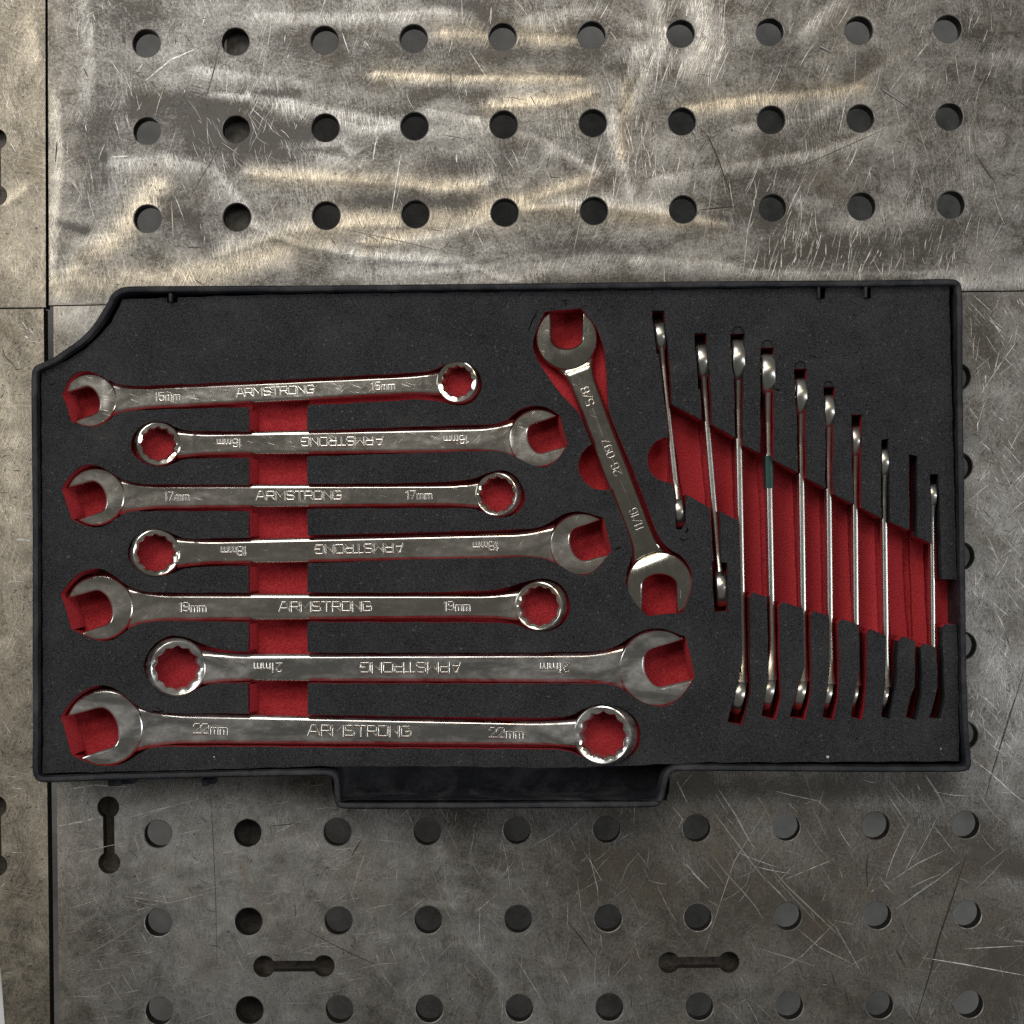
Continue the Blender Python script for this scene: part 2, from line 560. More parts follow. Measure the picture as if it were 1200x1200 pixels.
RUST = [([(430, 990), (425, 1040), (440, 1060)], 14, 0.6), ([(282, 1010), (290, 1040), (310, 1080)], 6, 0.7), ([(320, 1085), (327, 1118)], 4, 0.8),
        ([(220, 1110), (245, 1140)], 20, 0.35), ([(958, 210), (985, 225)], 13, 0.6), ([(320, 1045), (300, 1047)], 3, 0.7), ([(1150, 118), (1155, 120)], 6, 0.6),
        ([(980, 30), (1010, 10)], 12, 0.5), ([(1040, 90), (1060, 60)], 16, 0.4), ([(35, 200), (40, 190)], 16, 0.3), ([(670, 330), (820, 338)], 8, 0.4),
        ([(900, 1060), (790, 1025)], 30, 0.3), ([(420, 1120), (330, 1060)], 30, 0.2), ([(800, 1020), (1100, 1100)], 130, 0.4), ([(900, 940), (1000, 1180)], 40, 0.35), ([(100, 1188), (104, 1184)], 7, 0.7), ([(640, 1000), (700, 1060)], 30, 0.3), ([(1010, 215), (985, 190), (970, 175)], 9, 0.4), ([(1040, 60), (1010, 90)], 20, 0.35)]


def stroke_field(strokes, U, V, default=1.0, asym=False):
    f = np.zeros(U.shape)
    for s in strokes:
        pts, hw = s[0], s[1]
        st = s[2] if len(s) > 2 else default
        d = np.full(U.shape, 1e9)
        side = 1 if (int(abs(pts[0][0] * 7 + pts[0][1] * 13)) % 2) else -1
        for a, b in zip(pts[:-1], pts[1:]):
            ax, ay = a; bx, by = b
            L2 = (bx - ax) ** 2 + (by - ay) ** 2 + 1e-9
            t = np.clip(((U - ax) * (bx - ax) + (V - ay) * (by - ay)) / L2, 0, 1)
            ex_, ey_ = U - ax - t * (bx - ax), V - ay - t * (by - ay)
            e = np.hypot(ex_, ey_)
            if hw < 13 and asym:        # each ground and glare band stops short on one side and feathers out on the other
                cr = ((bx - ax) * ey_ - (by - ay) * ex_) * side / math.sqrt(L2)
                e = np.where(cr > 0, e * 2.0, e * 0.72)
            d = np.minimum(d, e)
        f = np.maximum(f, st * np.exp(-(d / hw) ** 2))
    return f


# broader, softer sheens painted into the plate colour
POLISH_GLARE += [([(640, 985), (600, 1040), (560, 1080)], 26, 0.35), ([(745, 1100), (700, 1160), (690, 1200)], 24, 0.4), ([(880, 1100), (980, 1130), (1100, 1190)], 22, 0.22),
           ([(850, 930), (940, 1010), (1010, 1090)], 20, 0.3), ([(560, 960), (700, 965), (800, 1010)], 22, 0.25), ([(1170, 920), (1190, 960)], 16, 0.3),
           ([(250, 110), (340, 118), (420, 150), (500, 150)], 6, 0.8), ([(340, 175), (400, 168), (420, 195)], 7, 0.7), ([(500, 130), (560, 140), (640, 165), (700, 200)], 6, 0.55),
           ([(270, 255), (340, 285), (420, 300), (540, 310), (600, 330)], 7, 0.85), ([(860, 150), (950, 140), (1060, 60)], 6, 0.5), ([(620, 20), (700, 10), (760, 30)], 9, 0.4), ([(1010, 20), (1060, 80), (1120, 100)], 12, 0.3)]
GRIME_SHADE += [([(460, 60), (620, 65), (700, 60)], 14, 0.35), ([(480, 110), (580, 112)], 8, 0.4), ([(400, 235), (560, 240)], 10, 0.45), ([(600, 180), (560, 195), (500, 185)], 12, 0.4), ([(330, 50), (440, 60)], 16, 0.3), ([(640, 330), (860, 335)], 12, 0.35),
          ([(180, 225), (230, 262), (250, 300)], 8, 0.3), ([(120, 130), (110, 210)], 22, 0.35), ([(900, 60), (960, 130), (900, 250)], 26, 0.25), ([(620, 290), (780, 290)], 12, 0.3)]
THICK = 0.012


def plate(outline, holes, bones, mat, label, dense=None, base_polish=0.0, base_warm=0.0, base_grime=0.0):
    """outline, holes, slots in image pixels at the table top"""
    outline = [Vector(p) for p in outline]
    loops = [outline] + [circle(h, HOLE_R + 1.0) for h in holes] + [b for b in bones]
    U0 = min(p.x for p in outline); U1 = max(p.x for p in outline)
    V0 = min(p.y for p in outline); V1 = max(p.y for p in outline)
    extra = []
    st = 2.7
    for (a0, b0, a1, b1) in dense or []:
        us = np.arange(max(a0, U0 + 2), min(a1, U1 - 2), st)
        vs = np.arange(max(b0, V0 + 2), min(b1, V1 - 2), st)
        g = np.stack(np.meshgrid(us, vs), -1).reshape(-1, 2) + rng.uniform(-0.6, 0.6, (len(us) * len(vs), 2))
        X, Y = g[:, 0], g[:, 1]
        k = inside(outline, X, Y)
        for h in holes:
            k &= np.hypot(X - h[0], Y - h[1]) > HOLE_R + 2.5
        for bn in bones:
            k &= ~inside(bn, X, Y)
        extra.append(g[k])
    extra = np.concatenate(extra) if extra else np.zeros((0, 2))
    V, F = cdt(loops, extra)
    c = V[F].mean(1)
    keep = inside(outline, c[:, 0], c[:, 1])
    for h in holes:
        keep &= np.hypot(c[:, 0] - h[0], c[:, 1] - h[1]) > HOLE_R + 0.95
    for bn in bones:
        keep &= ~inside(bn, c[:, 0], c[:, 1])
    F = F[keep]
    verts = [at(u, v, 0) for u, v in V]
    # image v runs down: flip winding so normals point up
    faces = [(int(a), int(cc), int(b)) for a, b, cc in F]
    o = mesh_obj("steel_plate", verts, faces, mat, table)
    U, W = V[:, 0], V[:, 1]
    for nm, val in (("polish_glare", np.clip(stroke_field([(p, h * 0.95, st) for p, h, st in POLISH_GLARE], U, W, asym=True) + base_polish, 0, 1)),
                    ("grime_shade", np.clip(stroke_field(GRIME_SHADE, U, W) + base_grime, 0, 1)),
                    ("warm_glare", np.clip(stroke_field(WARM_GLARE, U, W) + base_warm, 0, 1)),
                    ("rust", np.clip(stroke_field(RUST, U, W), 0, 1))):
        at_ = o.data.attributes.new(nm, 'FLOAT', 'POINT')
        at_.data.foreach_set("value", val.astype(np.float32))
    if label:
        o["label"] = label
    # side walls and bored holes
    vv, ff = [], []

    def band(P, Q, z0, z1):
        b = len(vv); n = len(P)
        vv.extend([at(p[0], p[1], 0) + Vector((0, 0, z0)) for p in P])
        vv.extend([at(p[0], p[1], 0) + Vector((0, 0, z1)) for p in Q])
        ff.extend([(b + i, b + (i + 1) % n, b + n + (i + 1) % n, b + n + i) for i in range(n)])

    band(outline, outline, 0, -THICK)
    wl = mesh_obj("plate_edge", vv, ff, M_WALL, o)
    vv, ff = [], []
    for h in holes:
        band(circle(h, HOLE_R + 1.0), circle(h, HOLE_R), 0, -0.0005)
    if holes:
        mesh_obj("hole_chamfer", vv, ff, M_SCR_L, o)["kind"] = "stuff"
        vv, ff = [], []
        for h in holes:
            band(circle(h, HOLE_R), circle(h, HOLE_R), -0.0005, -THICK)
        mesh_obj("hole_bore", vv, ff, M_WALL, o)["kind"] = "stuff"
    for bn in bones:
        vv, ff = [], []
        band(bn, bn, 0, -0.010)
        vb, fb = cdt([bn])
        cb = vb[fb].mean(1)
        fb = fb[inside(bn, cb[:, 0], cb[:, 1])]
        b = len(vv)
        vv.extend([at(u, v, 0) + Vector((0, 0, -0.010)) for u, v in vb])
        ff.extend([(b + int(x), b + int(z), b + int(y)) for x, y, z in fb])
        mesh_obj("dogbone_slot", vv, ff, M_SLOT, o)
    return o


A_OUT = [(53.5, -780), (1600, -780), (1600, 336), (1128, 341), (600, 349), (62, 357.5), (57.3, 357.6)]
B_OUT = [(62.5, 359), (600, 350.6), (1128, 342.6), (1600, 337.5), (1600, 1700), (76, 1700), (69.5, 1200), (66.5, 918)]
L1_OUT = [(-420, -780), (50, -780), (53, 0), (53.6, 357.8), (53.6, 360), (-420, 363)]
L2_OUT = [(-420, 364.8), (51, 361.8), (51.5, 420), (55.2, 918), (58.5, 1200), (64, 1700), (45, 1700), (5.5, 1200), (0.5, 1135), (-90, 0 + 1000), (-420, 900)]
pA = plate(A_OUT, HOLES_A, [], M_PLATE_A, "bright steel plate with grinding bands and painted glare behind the tray", [(50, -10, 1210, 360)])
pB = plate(B_OUT, HOLES_B, [dogbone((127, 946), (128, 1011), 13, 6.6), dogbone((309.5, 1132.5), (379.5, 1132), 12.8, 6.4),
                            dogbone((784, 1128), (854, 1127.5), 12.5, 6.6)], M_PLATE_B,
           "dark scratched steel plate under the front of the tray", [(60, 340, 150, 440), (60, 895, 1210, 1215), (1120, 340, 1210, 895)])
pL1 = plate(L1_OUT, [], [dogbone((-4.5, 163), (-4, 229), 12.5, 5.5)], M_PLATE_L, "narrow steel strip at the upper left", [(-10, -10, 56, 362)], 0.08, 0.12)
pL2 = plate(L2_OUT, [], [dogbone((-5, 945), (-4, 1014), 12.8, 6)], M_PLATE_L, "narrow tan steel strip left of the tray", [(-10, 360, 60, 1215)], 0.16, 0.2)


# scratches: thin bare-metal strips lying on the plate
def strips(name, lines, mat, parent, z=0.00004, base=0.0):
    vv, ff = [], []
    cut = []
    for pts, wd in lines:
        q = []
        for a, b_ in zip(pts[:-1], pts[1:]):
            a, b_ = Vector(a), Vector(b_)
            m_ = max(1, int((b_ - a).length / 4))
            q += [a.lerp(b_, t / m_) for t in range(m_)]
        q.append(Vector(pts[-1]))
        run = []
        for p in q:
            if base == 0 and any((p.x - h[0]) ** 2 + (p.y - h[1]) ** 2 < (HOLE_R + 1.4) ** 2 for h in HOLES_A + HOLES_B):
                if len(run) > 1:
                    cut.append((run, wd))
                run = []
            else:
                run.append(p)
        if len(run) > 1:
            cut.append((run, wd))
    for pts, wd in cut:
        n = len(pts)
        b = len(vv)
        for i, p in enumerate(pts):
            a = Vector(pts[max(0, i - 1)]); c = Vector(pts[min(n - 1, i + 1)])
            d = (c - a)
            if d.length < 1e-6:
                d = Vector((1, 0))
            d.normalize()
            nrm = Vector((-d.y, d.x))
            tpr = wd * 0.5 * (0.25 + 0.75 * math.sin(math.pi * (i + 0.35) / (n - 0.3)))
            q = Vector(p)
            zz = z * (1 + 0.4 * random.random())
            vv.append(at(*(q + nrm * tpr), base) + Vector((0, 0, zz)))
            vv.append(at(*(q - nrm * tpr), base) + Vector((0, 0, zz)))
        for i in range(n - 1):
            ff.append((b + 2 * i, b + 2 * i + 1, b + 2 * i + 3, b + 2 * i + 2))
    o = mesh_obj(name, vv, ff, mat, parent)
    o["kind"] = "stuff"
    return o


def ok_on(pts, outline, holes, bones_=()):
    q = []
    for a, b in zip(pts[:-1], pts[1:]):
        a, b = Vector(a), Vector(b)
        q += [a.lerp(b, t / 6) for t in range(7)]
    q = np.array([(p.x, p.y) for p in q])
    if not inside(outline, q[:, 0], q[:, 1]).all():
        return False
    if len(holes):
        h = np.array([(p[0], p[1]) for p in holes])
        if (((q[:, None] - h[None]) ** 2).sum(-1) < (HOLE_R + 2) ** 2).any():
            return False
    return not any(inside(bn, q[:, 0], q[:, 1]).any() for bn in bones_)


def rand_scratch(u, v, ang, L, bow=0.0):
    n = 9 if L > 25 else 6
    d = Vector((math.cos(R(ang)), math.sin(R(ang))))
    nn = Vector((-d.y, d.x))
    return [Vector((u, v)) + d * L * (i / (n - 1) - 0.5) + nn * bow * (1 - (2 * i / (n - 1) - 1) ** 2) for i in range(n)]


BONES_B = [dogbone((127, 946), (128, 1011), 14, 7.5), dogbone((309.5, 1132.5), (379.5, 1132), 14, 7.5), dogbone((784, 1128), (854, 1127.5), 14, 7.5)]


def scatter(n, box, angs, lens, wid, outline, holes, bones_=()):
    out = []
    for _ in range(n * 3):
        if len(out) >= n:
            break
        u = random.uniform(box[0], box[2]); v = random.uniform(box[1], box[3])
        a = random.choice(angs) + random.gauss(0, 7)
        L = random.uniform(*lens) * (random.random() ** 0.7 + 0.3)
        s = rand_scratch(u, v, a, L, random.gauss(0, L * 0.03))
        if ok_on(s, outline, holes, bones_):
            out.append((s, random.uniform(*wid)))
    return out


la = scatter(300, (58, 0, 1200, 345), (80, 100, 110, 62, 75), (6, 38), (0.35, 0.8), A_OUT, HOLES_A)
la += scatter(150, (880, 0, 1200, 340), (100, 108, 115, 120), (8, 40), (0.3, 0.75), A_OUT, HOLES_A)
la += scatter(85, (880, 270, 1130, 330), (95, 100, 108), (8, 30), (0.5, 1.1), A_OUT, HOLES_A)
la += scatter(150, (760, 0, 850, 90), (100, 106, 112), (14, 50), (0.5, 1.1), A_OUT, HOLES_A)
la += scatter(70, (225, 122, 375, 200), (80, 60, 110, 40), (8, 30), (0.25, 0.55), A_OUT, HOLES_A)
la += scatter(80, (715, 130, 770, 230), (80, 96, 105), (10, 40), (0.4, 1.0), A_OUT, HOLES_A)
la += [([(437, 188), (440, 168), (443, 160)], 1.4), ([(535, 190), (535, 181)], 1.6), ([(458, 255), (463, 222), (470, 180)], 0.8),
       ([(672, 295), (684, 240), (702, 170), (707, 155)], 1.1), ([(674, 250), (676, 232)], 1.4), ([(955, 160), (1000, 175), (1003, 178)], 0.3),
       ([(822, 300), (832, 235), (838, 180)], 0.9), ([(992, 200), (1000, 186), (1004, 174)], 1.3), ([(83, 208), (92, 223)], 1.6), ([(81, 240), (83, 241)], 1.4),
       ([(550, 60), (570, 90), (585, 100)], 0.9), ([(541, 0), (542, 25)], 1.0), ([(1068, 75), (1088, 50)], 1.0), ([(1078, 85), (1084, 80)], 1.0),
       ([(170, 95), (200, 70), (232, 56)], 1.2), ([(160, 85), (167, 75)], 2.2), ([(130, 184), (150, 183)], 2.0), ([(203, 278), (201, 235)], 0.8),
       ([(1000, 120), (1003, 60)], 0.5), ([(870, 330), (876, 270), (890, 210)], 0.8)]
strips("scratch_marks", la, M_SCR_L, pA)
da = scatter(150, (58, 0, 1200, 340), (70, 100, 20, 50, 130), (4, 16), (0.5, 1.1), A_OUT, HOLES_A)
da += [([(218, 240), (235, 210), (250, 185), (258, 165)], 1.0), ([(257, 55), (250, 85), (241, 117)], 1.6), ([(98, 80), (103, 90)], 1.5), ([(65, 190), (67, 165)], 2.0), ([(135, 150), (140, 165)], 1.2),
       ([(460, 93), (465, 107)], 1.0), ([(528, 80), (529, 110)], 1.0), ([(542, 82), (543, 103)], 0.8), ([(787, 108), (797, 122)], 1.0), ([(815, 145), (830, 160), (843, 190), (856, 228)], 1.6),
       ([(848, 215), (880, 208), (900, 204)], 0.9), ([(900, 205), (950, 190), (1040, 150)], 1.0), ([(1142, 178), (1152, 195), (1167, 215)], 2.0), ([(400, 268), (480, 285), (540, 300)], 0.8),
       ([(860, 242), (820, 246)], 1.6), ([(1073, 162), (1090, 175)], 1.2), ([(1020, 200), (1032, 212)], 1.0), ([(387, 278), (392, 285), (394, 288)], 1.3), ([(520, 158), (545, 163)], 0.8), ([(220, 290), (235, 290)], 2.0)]
strips("gouge_marks", da, M_SCR_D, pA)

lb = scatter(330, (70, 915, 460, 1200), (-12, -20, -5, 170, 60), (8, 48), (0.22, 0.6), B_OUT, HOLES_B, BONES_B)
lb += scatter(150, (460, 930, 760, 1200), (55, 62, 80, 95, -40), (8, 50), (0.22, 0.6), B_OUT, HOLES_B, BONES_B)
lb += scatter(110, (760, 915, 1200, 1200), (55, 60, 50, -62, -35, 15), (8, 60), (0.22, 0.6), B_OUT, HOLES_B, BONES_B)
lb += scatter(300, (1135, 350, 1200, 900), (45, 52, -45, 95, 60, 110), (6, 32), (0.35, 0.9), B_OUT, HOLES_B, BONES_B)
lb += [([(69, 968), (100, 962), (118, 957)], 1.6), ([(136, 962), (180, 950), (230, 937)], 1.2), ([(96, 1122), (140, 1097), (165, 1080)], 1.2), ([(70, 1002), (110, 995), (180, 980)], 0.8),
       ([(145, 1050), (200, 1058), (268, 1040)], 1.0), ([(80, 925), (110, 920), (150, 922)], 1.5), ([(84, 1168), (120, 1167)], 0.8),
       ([(476, 950), (500, 1000), (520, 1060), (545, 1110), (585, 1152)], 1.4), ([(517, 985), (523, 1040), (533, 1080)], 1.0), ([(534, 1082), (560, 1120), (600, 1165)], 2.2), ([(412, 1050), (420, 1020), (432, 990)], 0.8),
       ([(556, 1070), (580, 1050)], 0.8), ([(842, 925), (862, 955), (878, 985), (886, 996)], 1.7), ([(835, 950), (850, 970), (880, 1010), (900, 1035)], 1.4), ([(804, 1012), (815, 1026), (830, 1041)], 1.5),
       ([(833, 1000), (850, 1022), (890, 1067)], 1.3), ([(830, 1055), (842, 1062)], 0.9), ([(900, 1012), (922, 1038), (945, 1060), (985, 1098)], 1.9), ([(900, 1033), (912, 1045), (922, 1056)], 1.4), ([(905, 1025), (945, 1068), (965, 1090)], 0.8),
       ([(1084, 908), (1097, 927), (1107, 946)], 1.9), ([(1140, 890), (1160, 905), (1185, 928), (1200, 940)], 1.3), ([(1137, 836), (1155, 855), (1172, 872), (1192, 894)], 1.6), ([(910, 1140), (940, 1120), (980, 1080)], 0.6),
       ([(900, 945), (860, 1010), (825, 1115)], 0.7), ([(1080, 1122), (1130, 1130), (1200, 1143)], 1.2), ([(1130, 1112), (1200, 1108)], 1.1), ([(1188, 1102), (1200, 1104)], 1.6), ([(1045, 1032), (1075, 1012), (1110, 995)], 0.9),
       ([(990, 1135), (1020, 1118)], 0.8), ([(1050, 1065), (1100, 1030), (1125, 1010)], 0.8), ([(725, 1040), (735, 1015), (751, 997)], 0.9), ([(690, 1000), (700, 1040), (705, 1110)], 0.6), ([(1155, 440), (1155, 450)], 2.0), ([(1175, 347), (1182, 346)], 2.0),
       ([(1144, 470), (1170, 430), (1195, 395)], 0.8), ([(788, 945), (800, 960), (795, 970)], 1.0), ([(793, 915), (805, 940)], 1.0), ([(600, 1115), (640, 1180)], 0.8), ([(925, 1080), (960, 1110), (1000, 1130)], 0.8)]
strips("scratch_marks", lb, M_SCR_L, pB)
db = scatter(240, (68, 915, 1200, 1200), (70, 100, 20, 50, 130), (3, 14), (0.4, 1.0), B_OUT, HOLES_B, BONES_B)
db += scatter(80, (1135, 350, 1200, 900), (70, 100, 20, 50, 130), (3, 14), (0.4, 1.0), B_OUT, HOLES_B, BONES_B)
db += [([(1199.5, 787), (1186, 830), (1173, 872), (1160, 914), (1154, 938)], 2.0), ([(1133, 1000), (1117, 1050), (1100, 1100), (1090, 1140), (1072, 1199)], 1.8),
       ([(246, 925), (250, 985), (253, 1060), (254, 1130)], 0.7), ([(355, 1088), (400, 1112), (450, 1135)], 1.0), ([(423, 985), (412, 1003)], 2.0), ([(317, 968), (350, 965)], 1.0), ([(662, 1076), (680, 1098), (697, 1122)], 1.4),
       ([(782, 1035), (782, 1085)], 1.8), ([(1017, 1000), (1015, 1020), (1017, 1040)], 1.6), ([(1050, 1113), (1062, 1135)], 3.0), ([(975, 1140), (980, 1160)], 1.4), ([(990, 1160), (995, 1178)], 1.6), ([(622, 948), (630, 968)], 1.2), ([(820, 950), (822, 970)], 1.2)]
strips("gouge_marks", db, M_SCR_D, pB)
ll = scatter(90, (0, 0, 52, 360), (60, 75, 110), (3, 12), (0.4, 0.9), L1_OUT, [], [dogbone((-4.5, 163), (-4, 229), 14, 6)])
strips("scratch_marks", ll, M_SCR_L, pL1)
ll = scatter(150, (2, 365, 50, 1190), (60, -20, 5, 130), (4, 16), (0.35, 0.9), L2_OUT, [], [dogbone((-5, 945), (-4, 1014), 14, 7)])
ll += [([(15, 633), (25, 632), (36, 634)], 2.6), ([(14, 735), (34, 736)], 1.0), ([(2, 755), (10, 740), (12, 730)], 0.8), ([(26, 377), (32, 386)], 1.3), ([(29, 394), (33, 396)], 2.0)]
strips("scratch_marks", ll, M_SCR_L, pL2)
dl = scatter(110, (2, 365, 50, 1190), (60, -20, 5, 130), (2, 8), (0.6, 1.3), L2_OUT, [], [dogbone((-5, 945), (-4, 1014), 14, 7)])
dl += [([(2, 405), (6, 418), (20, 432)], 1.2), ([(28, 1025), (33, 1031)], 1.2)]
strips("gouge_marks", dl, M_SCR_D, pL2)


def box_part(name, x0, x1, y0, y1, z0, z1, mat, parent, bev=0.0):
    bm = bmesh.new()
    bmesh.ops.create_cube(bm, size=1.0)
    for v in bm.verts:
        v.co = Vector((lerp(x0, x1, v.co.x + 0.5), lerp(y0, y1, v.co.y + 0.5), lerp(z0, z1, v.co.z + 0.5)))
    if bev:
        bmesh.ops.bevel(bm, geom=bm.edges[:], offset=bev, segments=2, affect='EDGES', profile=0.5)
    return bm_obj(name, bm, mat, parent, 40)


box_part("stiffener_rib", at(262, 0).x, at(306, 0).x, -0.5, 0.46, -0.112, -THICK - 0.001, M_WALL, table)
M_SHELF = mat_plain("added_shelf_paint", (0.24, 0.235, 0.22), 0.7, var=0.5, vscale=40)
box_part("added_shelf", -0.24, 0.62, 0.0, 0.362, -0.462, -0.45, M_SHELF, table)  # shelf added so the holes above it look dark
box_part("added_shelf", -0.24, 0.165, -0.5, -0.003, -0.462, -0.45, M_SHELF, table)

# added white panel, stands in for bright floor beyond the table's left edge
stand_in = box_part("floor_stand_in", -0.62, at(12, 0).x, -0.62, at(0, 1100).y, -0.045, -0.03, mat_plain("floor_stand_in_white", (0.93, 0.93, 0.92), 0.6), None, 0.002)
tag(stand_in, "added white panel standing in for bright floor off the bottom left of the table", "stand-in panel")

# ------------------------------------------------------------------ tray
ZR, ZF = 0.042, 0.0365      # rim and foam heights
TRAY_OUT = [(145, 335), (134.6, 340), (129, 346), (125, 355), (110.6, 379), (93, 398), (73, 411), (60, 420.6), (41, 427.5), (37, 434), (36, 442),
            (37.5, 600), (37.5, 760), (38, 860), (37, 905), (42, 916), (55, 917.5), (128, 914.5), (250, 911.5), (386, 909), (391, 914), (391.5, 938), (394, 945), (402, 948.5),
            (580, 948), (768, 946.5), (776, 942), (780, 930), (783, 912), (788, 905), (798, 903.5), (1000, 905), (1132, 905), (1138.6, 900), (1138.5, 885), (1135.5, 860), (1133, 780),
            (1129, 480), (1128.6, 373), (1128, 336), (1124, 328.6), (1114.6, 326), (1040, 328), (900, 328.5), (630, 331.5), (330, 334.3)]
tray = thing("tool_tray", "black plastic tool tray with a scooped corner and a front grip holding the foam", "tool tray")
tp = smooth_poly(TRAY_OUT, n=2)
tp = ccw([at(p.x, p.y, ZR).to_2d() for p in tp])
prof = [(0.0022, 0.0), (0.0012, 0.0004), (0.0010, 0.020), (0.0007, 0.034), (0.0, 0.0352), (0.0, 0.0406), (0.0003, 0.0415), (0.0009, 0.042), (0.0024, 0.042), (0.0030, 0.0416), (0.0033, 0.0406),
        (0.0036, 0.030), (0.0042, 0.0035)]
vv, ff = [], []
n = len(tp)
for off, z in prof:
    # a slightly worn, wavy lip
    vv += [Vector((p.x, p.y, z + (0.00025 * math.sin(i * 0.9) if z > 0.035 else 0))) for i, p in enumerate(offset_poly(tp, off))]
for k in range(len(prof) - 1):
    for i in range(n):
        j = (i + 1) % n
        ff.append((k * n + i, k * n + j, (k + 1) * n + j, (k + 1) * n + i))
fp = offset_poly(tp, prof[-1][0])
V2, F2 = cdt([[p * 1000 for p in fp]])
cc = V2[F2].mean(1)
F2 = F2[inside([p * 1000 for p in fp], cc[:, 0], cc[:, 1])]
kb = len(vv)
vv += [Vector((x / 1000, y / 1000, prof[-1][1])) for x, y in V2]
ff += [tuple(kb + int(i) for i in t) for t in F2]
mesh_obj("tray_shell", vv, ff, M_TRAY, tray, 35)
# grip: sloping shelf inside the front bulge
g = []
for v_, z_ in ((896, 0.009), (912, 0.010), (921, 0.0125), (928, 0.018), (933, 0.027), (937.8, 0.0385)):
    g.append([at(u_, v_, z_) + Vector((0, 0, dz_)) for u_, dz_ in ((392, .028 - min(z_, .028)), (399, 0.004), (410, 0.0), (500, 0.0004), (640, -0.0002), (760, 0.0), (771, 0.005), (782, .028 - min(z_, .028)))])
gc = len(g[0])
mesh_obj("grip_shelf", [p for r_ in g for p in r_], [(i * gc + j, (i + 1) * gc + j, (i + 1) * gc + j + 1, i * gc + j + 1) for i in range(len(g) - 1) for j in range(gc - 1)], M_TRAY, tray, 45)


def lug(u0, v0, u1, v1, z0, z1, name):
    a, b = at(u0, v0, z1), at(u1, v1, z1)
    box_part(name, a.x, b.x, b.y, a.y, z0, z1, M_TRAY, tray, 0.0006)


for (u0, u1, v0, v1) in ((197.5, 201.5, 343, 354), (958, 961.5, 331, 350), (1013, 1016.5, 330, 349)):
    lug(u0, v0, u1, v1, 0.012, 0.0405, "locating_tab")
for (u0, u1) in ((126, 141), (236, 243)):
    lug(u0, 913, u1, 921.5, 0.016, 0.034, "latch_lug")
    lug(u0 + (15 if u1 < 200 else 7), 912, u1 + (16 if u1 < 200 else 9), 919, 0.012, 0.026, "latch_lug")

# ------------------------------------------------------------------ foam insert
FOAM_OUT = [(143, 350.6), (196, 349), (196, 355), (208, 354.8), (208, 348.5), (330, 345), (630, 341.5), (900, 338), (957, 337), (957.5, 350.5), (967, 350.2), (967, 336.5), (1011.5, 335.5), (1012, 350), (1021, 349.6),
            (1021, 335), (1112, 334), (1115, 450), (1119, 600), (1121, 680), (1121.5, 733), (1124, 892), (830, 893.5), (740, 897), (650, 900), (530, 898), (370, 898), (220, 902.5), (50, 906), (50.5, 860), (49.5, 600), (48.5, 436.5),
            (60, 430.6), (80, 422), (100, 408.6), (116, 394), (130.6, 378), (138.6, 362)]
P1 = ([(73, 462.5), (80, 445), (90, 436), (102.5, 434), (115, 438), (127, 446), (140, 451), (155, 452.5), (230, 449.5), (327, 445), (430, 439.5), (495, 436), (510, 432.5), (520, 427), (537.5, 423), (555, 427.5), (564.5, 441), (565, 455), (557, 469),
       (545, 475.5), (532.5, 475.5), (520, 471), (505, 469), (490, 468), (380, 474), (327, 476), (150, 481), (135, 486), (125, 495), (110, 500.5), (97, 499), (84, 495)], (0, 31))
P2 = ([(152.5, 522), (156, 509), (166, 498), (181, 493), (195, 495), (205, 500.5), (220, 505), (292, 505.5), (367, 504.5), (480, 500), (580, 497), (595, 492.5), (597.5, 489), (610, 479), (625, 474.5), (640, 476), (656, 487), (665.5, 521),
       (655, 537.5), (642, 547), (630, 547.5), (617, 542.5), (602, 534), (587, 529), (572, 528), (380, 534.5), (327, 536), (245, 537), (215, 537.5), (205, 543), (190, 547.5), (175, 546), (160, 537.5), (154, 530)], (16, 17))
P3 = ([(72, 572.5), (80, 559), (92, 548), (105, 543), (117.5, 546), (132.5, 556), (147.5, 564), (170, 567.5), (292, 568), (367, 567), (480, 566), (527, 564), (542, 563), (555, 561), (570, 554), (587, 550), (602, 555), (612, 567.5), (616, 580), (614, 592.5),
       (605, 602.5), (592.5, 607), (577.5, 605.5), (565, 599), (552, 595.5), (380, 596), (327, 599), (170, 599), (152, 599), (140, 605), (127, 615), (115, 618), (102, 617.5), (84, 609)], (0, 33))
P4 = ([(149, 647.5), (152.5, 635), (162.5, 624.5), (180, 619), (195, 622), (205, 627.5), (220, 631.5), (290, 630), (367, 627), (480, 624), (592, 621), (630, 619), (645, 612.5), (660, 602.5), (677, 598), (690, 601), (707.5, 607), (717, 645), (705, 660),
       (692, 672.5), (680, 674), (667, 670), (652, 660), (637, 654), (620, 652), (580, 654), (480, 655.5), (367, 660), (305, 662.5), (230, 664.5), (215, 666), (205, 671), (190, 676), (175, 676), (160, 667.5), (151, 657.5)], (16, 17))
P5 = ([(71, 696), (80, 684), (92, 671), (110, 665.5), (122, 667), (135, 675), (147.5, 686), (165, 692.5), (185, 694.5), (292, 694.5), (367, 694.5), (480, 694.5), (562, 692.5), (582, 691), (597.5, 687.5), (607, 684), (622, 679.5), (637, 677), (654, 682),
       (665.5, 695), (669.5, 710), (665, 725), (655, 736), (640, 740.5), (622, 739), (607, 732.5), (592, 730.5), (580, 729.5), (367, 729), (292, 729), (185, 727.5), (165, 730), (152, 736), (140, 746), (127, 752), (112, 750), (84, 738)], (0, 36))
